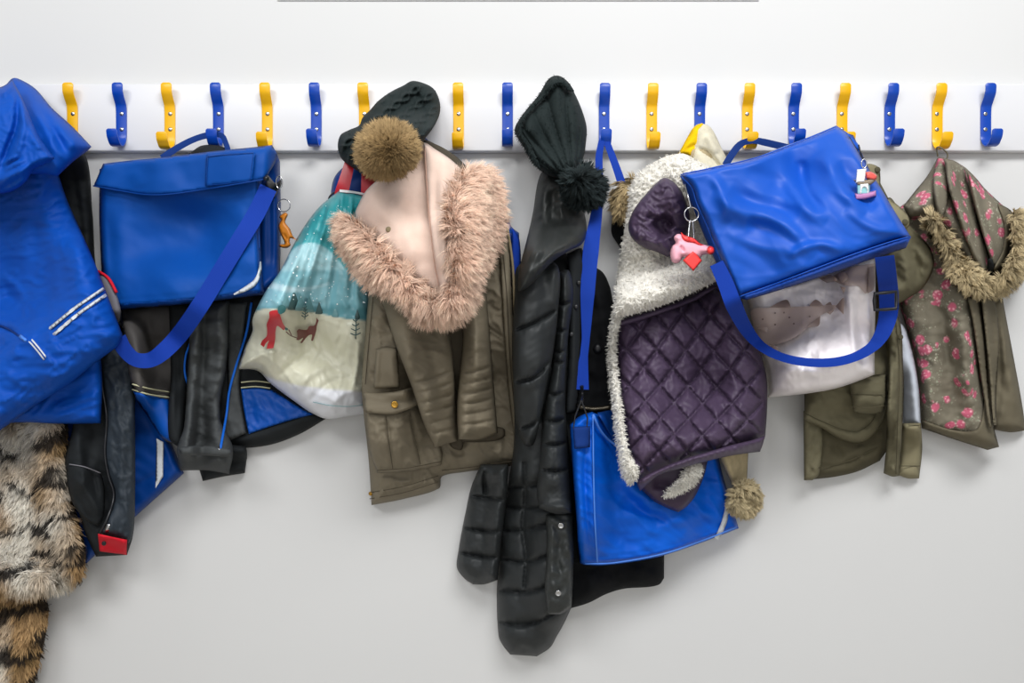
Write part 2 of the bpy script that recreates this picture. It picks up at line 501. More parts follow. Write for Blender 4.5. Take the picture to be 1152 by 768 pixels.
def fabric(name, col, rough=.8, spec=.25, sheen=.0, var=.12, vs=14, bump=.25, bs=900, weave=True, metal=0, attr=False, coat=0, trans=0):
    m, nt, b = nmat(name); ln = nt.links.new
    b.inputs['Roughness'].default_value = rough; b.inputs['Specular IOR Level'].default_value = spec
    b.inputs['Metallic'].default_value = metal
    if sheen:
        b.inputs['Sheen Weight'].default_value = sheen; b.inputs['Sheen Roughness'].default_value = .5
    if coat: b.inputs['Coat Weight'].default_value = coat; b.inputs['Coat Roughness'].default_value = .25
    tc = N(nt, 'ShaderNodeTexCoord'); no = N(nt, 'ShaderNodeTexNoise', Scale=vs, Detail=4.0)
    ln(tc.outputs['Object'], no.inputs['Vector'])
    mr = N(nt, 'ShaderNodeMapRange'); mr.inputs['From Min'].default_value = .3; mr.inputs['From Max'].default_value = .7
    mr.inputs['To Min'].default_value = 1 - var; mr.inputs['To Max'].default_value = 1 + var
    ln(no.outputs['Fac'], mr.inputs['Value'])
    mx = N(nt, 'ShaderNodeMix', data_type='RGBA', blend_type='MULTIPLY'); mx.inputs[0].default_value = 1
    if attr:
        at = N(nt, 'ShaderNodeAttribute', attribute_name='Col'); ln(at.outputs['Color'], mx.inputs[6])
    else: mx.inputs[6].default_value = (*lin(col), 1)
    ln(mr.outputs['Result'], mx.inputs[7])
    ln(mx.outputs[2], b.inputs['Base Color'])
    if bump:
        if weave == 'web':
            wv = N(nt, 'ShaderNodeTexWave', Scale=bs * .35, Distortion=1.0); wv.bands_direction = 'DIAGONAL'
            ln(tc.outputs['Object'], wv.inputs['Vector']); src = wv.outputs['Fac']
        else:
            w2 = N(nt, 'ShaderNodeTexNoise', Scale=bs, Detail=3.0); ln(tc.outputs['Object'], w2.inputs['Vector']); src = w2.outputs['Fac']
        bp = N(nt, 'ShaderNodeBump', Strength=bump, Distance=.0006); ln(src, bp.inputs['Height']); ln(bp.outputs['Normal'], b.inputs['Normal'])
    if trans:
        b.inputs['Transmission Weight'].default_value = 0
        tr = N(nt, 'ShaderNodeBsdfTranslucent'); ln(mx.outputs[2], tr.inputs['Color'])
        ms = N(nt, 'ShaderNodeMixShader'); ms.inputs[0].default_value = trans
        out = nt.nodes['Material Output']; ln(b.outputs[0], ms.inputs[1]); ln(tr.outputs[0], ms.inputs[2]); ln(ms.outputs[0], out.inputs['Surface'])
    return m

def floral(name):
    m = fabric(name, '#797364', rough=.85, spec=.15, var=.1, bump=.3, bs=700)
    nt = m.node_tree; ln = nt.links.new; b = nt.nodes['Principled BSDF']
    basec = b.inputs['Base Color'].links[0].from_socket
    tc = N(nt, 'ShaderNodeTexCoord')
    fl = N(nt, 'ShaderNodeVectorMath', operation='ADD'); ln(tc.outputs['Object'], fl.inputs[0])
    wn = N(nt, 'ShaderNodeTexNoise', Scale=90.0, Detail=2.0); ln(fl.outputs[0], wn.inputs['Vector'])
    sc = N(nt, 'ShaderNodeVectorMath', operation='MULTIPLY_ADD'); sc.inputs[1].default_value = (.004, .004, .004)
    ln(wn.outputs['Color'], sc.inputs[0]); ln(fl.outputs[0], sc.inputs[2])
    def vor(scale, rnd=1.0, warp=True):
        v = N(nt, 'ShaderNodeTexVoronoi', Scale=scale, Randomness=rnd); ln((sc if warp else fl).outputs[0], v.inputs['Vector']); return v
    def step(sock, a, bb):
        r = N(nt, 'ShaderNodeMapRange'); r.inputs['From Min'].default_value = a; r.inputs['From Max'].default_value = bb
        r.inputs['To Min'].default_value = 1; r.inputs['To Max'].default_value = 0; ln(sock, r.inputs['Value']); return r.outputs['Result']
    def mul(a, bb):
        q = N(nt, 'ShaderNodeMath', operation='MULTIPLY'); ln(a, q.inputs[0]); ln(bb, q.inputs[1]); return q.outputs[0]
    def mix(f, a, col=None, sock=None):
        q = N(nt, 'ShaderNodeMix', data_type='RGBA'); ln(f, q.inputs[0]); ln(a, q.inputs[6])
        if sock: ln(sock, q.inputs[7])
        else: q.inputs[7].default_value = (*lin(col), 1)
        return q.outputs[2]
    v1 = vor(46.0); v2 = vor(170.0); v3 = vor(150.0)
    sel = N(nt, 'ShaderNodeSeparateColor'); ln(v1.outputs['Color'], sel.inputs[0])
    pick = step(sel.outputs[0], .66, .68)
    pick2 = step(sel.outputs[0], .74, .76)
    leaf_zone = step(v1.outputs['Distance'], .5, .75)
    sprig = mul(mul(step(v3.outputs['Distance'], .26, .38), leaf_zone), pick2)
    c = mix(sprig, basec, '#8f917d')
    dots = mul(step(v2.outputs['Distance'], .2, .3), step(v1.outputs['Distance'], .5, .7))
    dots = mul(dots, pick2)
    c = mix(dots, c, '#b3ac9b')
    petals = mul(step(v1.outputs['Distance'], .34, .46), pick)
    pet_var = N(nt, 'ShaderNodeMix', data_type='RGBA'); ln(step(v2.outputs['Distance'], .25, .5), pet_var.inputs[0])
    pet_var.inputs[6].default_value = (*lin('#c4637a'), 1); pet_var.inputs[7].default_value = (*lin('#e8a9b2'), 1)
    c = mix(petals, c, sock=pet_var.outputs[2])
    c = mix(mul(step(v1.outputs['Distance'], .05, .1), pick), c, '#b04e67')
    ln(c, b.inputs['Base Color'])
    return m

def glossy(name, col, rough=.3, spec=.5, metal=0):
    return fabric(name, col, rough=rough, spec=spec, var=.04, bump=.0, metal=metal)
# ================================================================== materials
M = {}
M['wall'] = fabric('wall_paint', '#d5d5d4', rough=.75, spec=.3, var=.012, vs=2.0, bump=.06, bs=120, weave=False)
M['rail'] = fabric('rail_gloss_paint', '#dedee0', rough=.35, spec=.45, var=.01, vs=4, bump=.03, bs=60, weave=False)
M['floor'] = fabric('floor_vinyl', '#b9b4ab', rough=.5, var=.06, bump=0)
M['board'] = glossy('board_grey', '#dcdcdc', .5)
M['hook_yellow'] = glossy('yellow_paint', '#f2b705', .32, .5)
M['hook_blue'] = glossy('blue_paint', '#0544ae', .3, .5)
M['screw'] = fabric('screw_steel', '#b9b9b9', rough=.25, metal=1, var=.02, bump=0)
M['chrome'] = fabric('ring_steel', '#c8c8c8', rough=.2, metal=1, var=.02, bump=0)
M['blackplastic'] = glossy('black_plastic', '#15161a', .4)
M['rain_blue'] = fabric('blue_raincoat_nylon', '#004cb0', rough=.6, spec=.22, var=.07, bump=.2, bs=1200)
M['rain_dark'] = fabric('blue_zip_tape', '#002c74', rough=.6, bump=.2)
M['reflect'] = fabric('reflective_band', '#d3d7dc', rough=.45, spec=.4, var=.05, bump=.2)
M['bag_left'] = fabric('blue_bag_nylon', '#00499e', rough=.58, spec=.22, var=.09, vs=9, bump=.2, bs=1500)
M['bag_leftdk'] = fabric('dark_blue_bag_nylon', '#003a86', rough=.5, spec=.22, var=.06, bump=.2, bs=1500)
M['bag_mid'] = fabric('bright_blue_bag_nylon', '#005acb', rough=.48, spec=.22, var=.09, vs=9, bump=.15, bs=1500)
M['bag_right'] = fabric('royal_blue_bag_nylon', '#0a52bc', rough=.5, spec=.35, var=.05, vs=9, bump=.12, bs=1500)
M['bag_shade'] = fabric('royal_blue_bag_shade', '#123f94', rough=.6)  # darker bag blue: shade put into the side and underside colour
M['bag_light'] = fabric('light_blue_piping', '#4f86e0', rough=.5)
M['web'] = fabric('blue_webbing', '#103aa0', rough=.75, spec=.2, var=.05, bump=.4, bs=800, weave='web')
M['webdark'] = fabric('dark_blue_webbing', '#0c3174', rough=.75, spec=.2, var=.05, bump=.4, bs=800, weave='web')
M['charcoal'] = fabric('charcoal_shell', '#46494a', rough=.75, spec=.25, var=.1, bump=.3)
M['charcoal2'] = fabric('charcoal_warm', '#555250', rough=.8, spec=.2, var=.1, bump=.3)
M['black'] = fabric('black_lining', '#202325', rough=.8, spec=.2, var=.15, bump=.3)
M['slate'] = fabric('slate_shell', '#293139', rough=.6, spec=.3, var=.1, bump=.25)
M['red'] = fabric('red_cloth', '#d2192c', rough=.7, var=.08)
M['grey'] = fabric('grey_cloth', '#77757a', rough=.8, var=.08)
M['lineyellow'] = fabric('pale_reflective_line', '#c8c6a2', rough=.6)
M['panel_blue'] = fabric('blue_jacket_panel', '#004ca8', rough=.5, spec=.35, var=.1, bump=.2)
M['zip_blue'] = fabric('blue_zip', '#1666cf', rough=.5, bump=.4)
M['fur'] = fabric('plush_hair', '#ffffff', rough=.85, spec=.12, sheen=.0, var=.05, bump=0, attr=True)
M['furdark'] = fabric('dark_plush_hair', '#ffffff', rough=.8, spec=.2, var=.05, bump=0, attr=True)
M['paintbag'] = fabric('printed_plastic', '#ffffff', rough=.35, spec=.45, var=.03, bump=.1, bs=200, weave=False, attr=True)
M['redplastic'] = glossy('red_plastic', '#c4162a', .3)
M['print_red'] = glossy('print_red', '#c22c33', .4)
M['print_brown'] = glossy('print_brown', '#6d3b36', .4)
M['print_teal'] = glossy('print_teal', '#2c6464', .4)
M['print_tree'] = glossy('print_tree', '#6c9ba0', .4)
M['print_dark'] = glossy('print_dark_tree', '#3f5c5c', .4)
M['print_white'] = glossy('print_white', '#eef4f4', .4)
M['olive'] = fabric('olive_parka', '#7d7462', rough=.72, spec=.25, var=.1, vs=10, bump=.3, bs=900)
M['olive_dk'] = fabric('olive_parka_dark', '#4b4437', rough=.75, var=.1)
M['olive_lt'] = fabric('parka_zip_tape', '#8d8064', rough=.7, var=.1, bump=.4)
M['pink_lining'] = fabric('pink_fleece', '#e8cdbd', rough=.95, spec=.08, sheen=.3, var=.05, vs=40, bump=.5, bs=500, weave=False)
M['pink_seam'] = fabric('pink_seam', '#bb9684', rough=.9)
M['brass'] = fabric('brass', '#b98d3e', rough=.35, metal=1, var=.05, bump=0)
M['knit'] = fabric('dark_green_wool', '#0f1a1b', rough=.95, spec=.1, sheen=.15, var=.2, vs=60, bump=.9, bs=420, weave=False)
M['puffer'] = fabric('black_puffer_nylon', '#2a2d2e', rough=.56, spec=.35, var=.1, bump=.15, bs=900)
M['puffer_smooth'] = fabric('black_hood_nylon', '#2b2e2d', rough=.5, spec=.4, var=.1, bump=.15)
M['wool'] = fabric('black_wool', '#191a1c', rough=.9, spec=.12, var=.2, bump=.5, bs=500, weave=False)
M['sequin'] = fabric('dark_sequin', '#6d6659', rough=.3, metal=.7, var=.6, vs=500, bump=.6, bs=800, weave=False)
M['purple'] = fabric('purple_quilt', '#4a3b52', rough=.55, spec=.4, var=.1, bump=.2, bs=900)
M['purple_dk'] = fabric('purple_quilt_shadow', '#3c2e42', rough=.5, spec=.35, var=.1, bump=.2)  # darker copy of the quilt purple, shade put into the colour
M['yellowknit'] = fabric('yellow_wool', '#f0c415', rough=.95, spec=.1, var=.12, vs=80, bump=.9, bs=380, weave=False)
M['creamknit'] = fabric('cream_wool', '#d9d2ba', rough=.95, spec=.1, var=.12, vs=80, bump=.9, bs=380, weave=False)
M['tanknit'] = fabric('tan_wool', '#b9a986', rough=.95, spec=.1, var=.12, vs=80, bump=.9, bs=380, weave=False)
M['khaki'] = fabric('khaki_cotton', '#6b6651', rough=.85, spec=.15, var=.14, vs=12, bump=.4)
M['khaki_dk'] = fabric('khaki_shade_and_trim', '#514c3b', rough=.85, spec=.15, var=.12, bump=.4)  # darker khaki: painted shade on the hem, own tone of buttons and seams
M['khaki_lt'] = fabric('khaki_cuff', '#857e64', rough=.85, spec=.15, var=.12, bump=.4)
M['paleblue'] = fabric('pale_lining', '#c3c9d3', rough=.8, var=.04)
M['floral'] = floral('floral_cotton')
M['floral_hem'] = fabric('brown_olive_cotton', '#6a6352', rough=.85, spec=.15, var=.12, bump=.4)
M['fish_bag'] = fabric('pale_pink_plastic', '#fdf6f7', rough=.28, spec=.5, var=.04, vs=20, bump=.12, bs=120, weave=False)
M['fish'] = glossy('print_fish', '#c6b2aa', .35)
M['fish_dk'] = glossy('print_fish_dark', '#9a857d', .35)
M['fish_spot'] = glossy('print_fish_spot', '#7d6963', .35)
M['orange'] = glossy('orange_rubber', '#d98320', .4)
M['pinkplush'] = fabric('pink_plush', '#f2b3c2', rough=.9, bump=.5, bs=600, weave=False)
M['redtag'] = glossy('red_tag', '#ee3a36', .35)
M['whiteplastic'] = glossy('white_plastic', '#eeeef0', .35)
M['tealplastic'] = glossy('teal_plastic', '#8fc7cb', .35)
M['mauve'] = glossy('mauve_plastic', '#b77cb0', .4)
M['coral'] = glossy('coral_plastic', '#e05a50', .35)
M['brownplastic'] = glossy('brown_plastic', '#8a7a66', .5)

# ================================================================== the wall, the floor, the rail
def boxm(name, x0, x1, y0, y1, z0, z1, m, bev=0.0):
    bm = bmesh.new(); bmesh.ops.create_cube(bm, size=1)
    for v in bm.verts:
        v.co = Vector(((x0 + x1) / 2 + v.co.x * (x1 - x0), (y0 + y1) / 2 + v.co.y * (y1 - y0), (z0 + z1) / 2 + v.co.z * (z1 - z0)))
    if bev: bmesh.ops.bevel(bm, geom=bm.edges[:], offset=bev, segments=3, affect='EDGES', profile=.5)
    V = [tuple(v.co) for v in bm.verts]; bm.verts.index_update(); F = [tuple(v.index for v in f.verts) for f in bm.faces]; bm.free()
    return make_obj(name, V, F, m, None, bev > 0, sharp=math.radians(40) if bev else None)

tag(boxm('wall_back', -2.6, 2.6, 0.0, 0.12, 0.0, 2.6, M['wall']), kind='structure')
tag(boxm('floor', -2.6, 2.6, -3.2, 0.12, -0.06, 0.0, M['floor']), kind='structure')
zt, zb = P(0, 94, .018).z, P(0, 170, .018).z
tag(boxm('coat_rail', -2.5, 2.5, -.018, 0.0, zb, zt, M['rail'], .003), 'long white painted board on the wall carrying the row of coat hooks', 'rail')
a, b_ = P(312, .3, .003), P(854, .3, .003)
tag(boxm('wall_panel', a.x, b_.x, -.003, 0.0, a.z, a.z + .35, M['board'], .0008), 'thin grey lower edge of a panel on the wall high above the rail', 'panel')

def hook(px, colour, label):
    t = thing('coat_hook', label, 'hook', (px, 150, .018), 'coat hooks on the rail')
    k = S * (1 - .018 / DIST); cx = (px - 576) * k
    def pz(py, d): return (-d, P(0, py, d).z)
    top = 93 if px < 640 else 93.5
    lip = 148 if colour == 'yellow' else 144.5
    bot = 167 if colour == 'yellow' else 164
    ctl = [(top, .0345), (top + 5, .0352), (top + 11, .0338), (top + 18, .028), (top + 25, .0215), (top + 30, .0198), (130, .0192), (148, .0192), (bot - 8, .0203), (bot - 2.2, .026), (bot, .0345), (bot - 2, .043), (bot - 7, .0495), (lip + 8, .0535), (lip, .056)]
    prof = spline([pz(*c) for c in ctl], False, .0016)
    w, th = .0094, .0013
    n = len(prof); tn = np.gradient(prof, axis=0); tn /= np.linalg.norm(tn, axis=1)[:, None]
    nm = np.stack([-tn[:, 1], tn[:, 0]], axis=1)
    acc = np.concatenate([[0], np.cumsum(np.linalg.norm(np.diff(prof, axis=0), axis=1))])
    V, F = [], []
    for i in range(n):
        e = min(acc[i], acc[-1] - acc[i])
        ww = w - max(0, .0035 - e) ** 2 / .0035 * .9
        for dx, s_ in ((-1, .6), (-.86, 1), (.86, 1), (1, .6), (1, -.6), (.86, -1), (-.86, -1), (-1, -.6)):
            q = prof[i] + nm[i] * th * s_
            V.append((cx + dx * ww, q[0], q[1]))
    for i in range(n - 1):
        for j in range(8):
            F.append((i * 8 + j, (i + 1) * 8 + j, (i + 1) * 8 + (j + 1) % 8, i * 8 + (j + 1) % 8))
    F.append(tuple(range(8))); F.append(tuple(range((n - 1) * 8, n * 8))[::-1])
    make_obj('hook_strip', V, F, M['hook_' + colour], t, True, None, colour + ' strip bent into a hook', sharp=math.radians(50))
    for py in (128, 145.5 if colour == 'yellow' else 145.5):
        dome('screw', px, py, 2.3, M['screw'], t, h=.45, d=.0212)
    r = (np.abs(GX - px) < 10) & (GY > 140) & (GY < 168)
    BUF[r] = np.maximum(BUF[r], .05)

hook(82, 'yellow', 'yellow coat hook half covered by the hood tip of the blue raincoat')
hook(137, 'blue', 'bare blue coat hook directly right of the blue raincoat hood')
hook(191.5, 'yellow', 'bare yellow coat hook above the left end of the large flap bag')
hook(246, 'blue', 'blue coat hook that carries the handle of the large flap bag')
hook(301, 'yellow', 'bare yellow coat hook above the right end of the large flap bag')
hook(356, 'blue', 'bare blue coat hook left of the pompom beanie')
hook(410, 'yellow', 'yellow coat hook half hidden behind the pompom beanie')
hook(516, 'yellow', 'bare yellow coat hook above the pink fur hood')
hook(571, 'blue', 'bare blue coat hook between the pink fur hood and the ribbed hat')
hook(679.5, 'blue', 'blue coat hook that carries a long blue webbing shoulder strap')
hook(733, 'yellow', 'bare yellow coat hook above the white sherpa coat')
hook(787, 'blue', 'blue coat hook with the yellow and cream knitted scarf on it')
hook(840.5, 'yellow', 'yellow coat hook that carries the handle of the tilted blue bag')
hook(892.5, 'blue', 'blue coat hook with its lip just above the tilted blue bag')
hook(947, 'yellow', 'yellow coat hook partly behind the top corner of the tilted blue bag')
hook(1000.5, 'blue', 'bare blue coat hook between the tilted bag and the floral coat')
hook(1054, 'yellow', 'yellow coat hook that carries the floral coat by its loop')
hook(1108.5, 'blue', 'rightmost coat hook, bare and blue')
# ================================================================== left heap
# --- blue bag hanging tilted right at the back
t = thing('book_bag', 'blue bag with a vertical white tab, hanging lowest, tilted behind the slate jacket', 'bag', (140, 520, .02))
piece('bag_body', '40,400* 150,404* 172,450 207,532* 150,583 97,634* 70,560', M['bag_leftdk'], t, thick=.03, R=9, base=.006,
      folds=[(.004, 4, '150,420 185,500 196,530'), (-.003, 4, '120,560 165,540 200,520')], noise=[(.003, 40, 25, 30, 's')])
patch('reflective_tab', '176,493* 184,497* 183.5,536* 175,549*', M['reflect'], t, lift=.0015, base_r=5, label='white reflective tab')

# --- fluffy tiger fur coat
def tiger(x, y):
    w1 = fbm(x / 30, y / 30, 3, 3); w2 = fbm(x / 18, y / 18, 8, 2)
    rust = np.clip(.12 + 1.3 * pnoise(x / 38, y / 55, 21) + .9 * np.exp(-((x - 50) / 20) ** 2 - ((y - 515) / 42) ** 2) + .9 * np.clip((x - 55) / 30, 0, 1) * (y > 560) * (y < 668) + .85 * np.clip((y - 665) / 12, 0, 1), 0, 1)
    white = np.array(lin('#ebe4d6')); tan = np.array(lin('#b8966a')); ora = np.array(lin('#8c7048')); blk = np.array(lin('#1d1a1a'))
    c = white + (tan - white) * rust[..., None]
    deep = np.clip(1.4 * pnoise(x / 22, y / 30, 31), 0, 1)[..., None] * rust[..., None]
    c = c + (ora - c) * deep
    ph = y / 7.2 + x * .04 + 2.6 * w1 + .9 * w2
    st = np.clip((np.sin(ph) - .58 + .55 * pnoise(x / 25, y / 20, 55) + .32 * rust) * 3.6 - .15, 0, 1)[..., None]
    return c + (blk - c) * st * .94
t = thing('fur_coat', 'shaggy cream and brown tiger striped fur coat at the lower left corner', 'coat', (40, 560, .05))
FURF = lambda x, y: np.stack([.25 * pnoise(x / 30, y / 30, 4), .75 + .2 * pnoise(x / 30, y / 30, 9)], axis=1)
fur('sleeve', '-70,640 0,650 40,655 54,680 52,710 44,745 34,790 28,830 -60,840 -90,740', M['furdark'], t, tiger, 20000, 11, flow=FURF, thick=.05, R=26, base=.012, seed=4, clump=2600, cl=.35, jit=.34, width=.0006, root_dark=.75)
fur('body', '-90,440 0,455 60,458 76,478 74,510 78,545 88,585 96,620 92,648 76,660 50,666 30,672 5,668 -90,680', M['furdark'], t, tiger, 46000, 11, flow=FURF, thick=.055, R=28, base_r=16, seed=5, clump=6000, cl=.35, jit=.34, width=.0006, root_dark=.75)

# --- slate and black jacket with a zip and a red tab
t = thing('padded_jacket', 'slate and black zip jacket with a red hem tab, right of the fur coat', 'jacket', (118, 400, .05))
piece('lining', '66,165 95,172 104,240 108,300 122,350 140,372 150,400 150,598 143,624* 108,626* 96,600 80,545 73,520 82,470 62,400 58,260', M['black'], t, thick=.035, R=14, base_r=20, step=2.4,
      folds=[(.006, 5, '84,480 92,520 88,560 100,600'), (-.005, 4, '80,180 90,250 96,330'), (.006, 6, '110,500 105,540 118,600'), (.004, 3, '78,520 95,527 112,533', 's')], noise=[(.003, 25, 18, 20, 's')])
piece('inner_pocket', '76,524 92,523 113,532 118,565 112,590 96,584 80,562', M['black'], t, thick=.008, R=8, base_r=5, folds=[(.007, 4, '84,535 100,556 112,580'), (-.006, 3, '104,530 110,560'), (-.006, 3, '84,550 94,575 106,588'), (.005, 3, '92,528 96,545')])
lay_tube('pocket_piping', '78,522 95,525 113,532', .0010, M['grey'], t, label='grey piping')
piece('front_panel', '124,388 137,372* 150,402 152,470 152,560 150,600 145,611* 128,604 111,600* 122,580 128,556 121,535 117,510 119,470 114,430 112,405', M['slate'], t, thick=.02, R=9, base_r=14,
      folds=[(.005, 6, '126,410 132,460 130,520'), (-.004, 4, '140,420 128,470 140,540'), (.005, 5, '140,470 136,530 142,590'), (.003, 3, '128,555 142,556 150,552', 's')], noise=[(.003, 18, 30, 10, 's'), (.0028, 16, 9, 50, 'ridge', 4)])
lay_tube('zip', '113,405 115,435 120,470 118,510 122,535 128,556 122,580 112,602', .0022, M['blackplastic'], t, lift=.0005, label='black zip edge')
patch('zip_pull', '119,588* 125,587* 122,598* 117,600*', M['chrome'], t, label='metal zip pull')
piece('red_tab', '110,600* 128,604 143,607* 142.5,624* 112,620*', M['red'], t, thick=.004, R=4, base_r=6, lift=.001, label='red tab at the hem')
dome('snap', 117, 611, 2.6, M['blackplastic'], t)
jacket_root = t
# --- charcoal coat with blue zips
t = thing('winter_coat', 'charcoal winter coat with blue zip and blue hem panels, hanging under the large flap bag', 'coat', (250, 350, .04))
piece('upper_body', '222,166 240,163 262,170 300,200 310,345 250,360 140,356 150,230', M['black'], t, thick=.018, R=20, base_r=20)
piece('left_front', '136,345* 208,340* 206,420 200,500* 184,494 166,460 148,430 141,395', M['charcoal2'], t, thick=.025, R=12, base_r=14, folds=[(-.004, 4, '165,350 172,400 178,436'), (.004, 5, '150,380 160,415')], noise=[(.003, 25, 25, 0, 's')])
patch('hem_panel', '150,440* 170,445 191,449* 193,497* 182,492 166,468 155,452', M['panel_blue'], t, thick=.003, label='blue hem panel')
for k in (0, 1):
    lay_tube('reflective_line', '149,%g 168,%g 191,%g' % (432 + 6 * k, 437 + 6.5 * k, 441 + 6 * k), .0013, M['lineyellow'], t, label='pale reflective line')
piece('dark_facing', '190,340* 220,340* 212,420 206,506* 190,492 192,420', M['black'], t, thick=.012, R=8, base_r=10, folds=[(-.004, 3, '200,350 199,490')])
lay_tube('zip', '218,350 214,385 209,400 208,420 214,440', .0019, M['zip_blue'], t, label='blue zip')
piece('right_front', '240,335* 302,325* 300,420 368,470* 335,489 300,501 252,505* 244,490', M['black'], t, thick=.028, R=12, base_r=16,
      folds=[(.004, 5, '255,497 300,487 350,468'), (-.003, 3, '262,488 310,476 352,462')], noise=[(.002, 25, 25, 0, 's')])
piece('placket', '252,340* 278,340* 272,400 270,440 277,487* 255,496 248,490 256,440', M['charcoal'], t, thick=.008, R=6, base_r=6, label='charcoal zip placket', noise=[(.002, 14, 14, 0, 's')])
patch('hem_panel', '271,437* 290,436 306,438* 352,466* 322,474 280,488* 275,465', M['panel_blue'], t, thick=.004, label='blue hem panel', folds=[(.003, 4, '285,445 300,470'), (.003, 4, '300,445 330,465'), (-.002, 3, '280,450 290,478')], noise=[(.002, 14, 10, 30, 'ridge')])
for k in (0, 1):
    lay_tube('reflective_line', '271,%g 288,%g 304,%g' % (430 + 6 * k, 428.5 + 6.2 * k, 430.5 + 6 * k), .0013, M['lineyellow'], t, label='pale reflective line')
piece('inner_cuff', '225,520 262,500* 277,504 275.5,532* 250,536 228,541*', M['black'], t, thick=.02, R=9, base_r=10)
piece('sleeve', '216,338* 258,338* 256,400 248,470 262,503 258,533* 232,529 203,529* 199,505 207,480 211,410', M['charcoal'], t, thick=.045, R=17, base_r=10,
      folds=[(.005, 6, '226,350 224,420 214,490'), (-.004, 5, '240,360 238,440 232,495'), (.006, 4, '199,507 228,504 262,507', 's'), (.004, 6, '215,440 235,450', 's'), (.003, 5, '222,400 240,395')], noise=[(.004, 30, 14, 0, 's'), (.002, 16, 7, 10, 'ridge', 3)])
piece('cuff_strap', '200,503* 230,501 261,505* 259,513 230,512 204,512*', M['charcoal'], t, thick=.006, R=3, base_r=6)
lay_tube('zip', '283,340 277,375 266,410 258,440 255,465 248,505', .0022, M['zip_blue'], t, lift=.001, label='blue zip')
patch('zip_pull', '246,502* 250,502* 249.5,508* 246,508*', M['chrome'], t, label='metal zip end')

# --- large blue flap bag
t = thing('book_bag', 'large blue bag with a front flap, hung by its handle on a blue hook', 'bag', (215, 160, .05))
piece('side_panel', '292,178* 308,168 315,182* 316,250 315,313* 297,333* 288,320', M['bag_leftdk'], t, thick=.045, R=10, base_r=20, folds=[(-.004, 4, '303,190 305,310')])
piece('bag_body', '112,190* 296,172* 293,260 297,331* 215,341 135,348* 120,344 112,260', M['bag_left'], t, thick=.06, R=8, base_r=40,
      folds=[(.004, 12, '135,230 138,330'), (-.003, 8, '122,240 126,320'), (.003, 10, '270,225 280,310'), (-.002, 3, '118,339 215,332 296,322', 'c')],
      noise=[(.003, 60, 45, 20, 's'), (.0005, 22, 16, 40, 's', 5)])
patch('bottom_edge', '120,342* 135,341 215,335 297,326* 297,331.5* 215,341.5 135,348.5*', M['bag_leftdk'], t, thick=.002, label='darker bottom edge')
patch('reflective_stripe', [(p[0], p[1], p[2]) for p in band('293,294 292,306 287,317 276,325 263,331', [1.5, 4.5, 6, 5, 1.5])], M['reflect'], t, lift=.0016, base_r=5, label='curved white reflective stripe')
piece('flap', '116,184* 150,180 182,177 240,170 290,165 306,163* 312,176 298,202* 270,207 227,214 190,219 165,219.5 135,215 105,209.5*', M['bag_left'], t, thick=.007, R=4, base_r=14, lift=.002,
      folds=[(.002, 8, '150,190 158,212'), (-.002, 8, '205,182 208,212')], noise=[(.0015, 40, 30, 0, 's')])
piece('name_pocket', '232,174* 288,171* 284,204* 230.5,210*', M['bag_left'], t, thick=.003, R=2.5, base_r=4, lift=.001)
for pl in ('234,176 260,173.5 285,172', '285,173 283,188 281.5,203', '233,208.5 255,206.5 282,203', '234,176 233,192 232,208'):
    lay_tube('pocket_stitching', pl, .0006, M['bag_leftdk'], t, label='dark stitching of the name pocket')
lay_tube('flap_edge', '105,209 135,214.5 165,219 190,218.5 227,213.5 270,206.5 298,201.5', .0012, M['bag_leftdk'], t, label='dark flap edge')
lay_tube('front_seam', '292,206 291,240 292,280', .0009, M['bag_leftdk'], t, label='dark front seam')
ribbon('handle', [(182, 178, .085), (200, 166, .075), (220, 156, .058), (240, 151, .046), (250, 153, .046), (254, 161, .06), (257, 170, .085)], [8, 7.5, 7, 7, 6, 6, 6], M['webdark'], t, thick=.003)
piece('clip', '296,199* 301,197 310,206 316,202 318,208* 312,216 308,224* 303,215 297,206', M['blackplastic'], t, thick=.006, R=3, base_r=6, label='black snap clip')
ring('clip_ring', 314, 205, depth_at(311, 206, 3) + .004, 7, .0011, M['chrome'], t, sq=.5, label='steel clip loop')
ribbon('shoulder_strap', [(302, 211), (288, 240), (270, 270), (248, 306), (226, 342), (203, 375), (183, 396), (168, 405), (152, 404), (140, 393), (133, 380)], [20, 20, 20, 20, 20, 20, 19, 17, 16, 17, 18], M['web'], t, lift=.003, win=13)

# collar of the slate jacket, pushed over the bag's corner
piece('collar', '111,304* 122,312 131,329* 136,350 134,362* 121,352 108,322', M['grey'], jacket_root, thick=.01, R=8, base_r=10, label='grey collar edge')
lay_tube('collar_piping', '111,305 122,313 131,329', .0026, M['red'], jacket_root, label='red piping')

# --- orange animal key ring
t = thing('keyring', 'key ring with a small orange rubber kangaroo figure, hanging on the flap bag clip', 'key ring', (319, 240, .05))
kd = .075
ring('ring', 319.5, 231, kd, 7, .0009, M['chrome'], t)
def plush(name, outline, m, parent, d, thick, R, **k):
    """a small figure hanging free: a front and a matching back half"""
    s = Shape(L(outline), base=d, thick=thick, R=R, step=1.2, rim=.0002, lift=0, **k)
    return s.build(name, m, parent)
plush('figure', '318,240* 321,239 324,241 322,246 321,250 326,257 330,266 334,270* 327,268 326,272 327,276 322,279 315,278* 314,275 320,274 318,268 315,262 313,254 316,247 314,244', M['orange'], t, kd - .004, .008, 3.5, folds=[(-.002, 1.5, '318,262 323,270')])

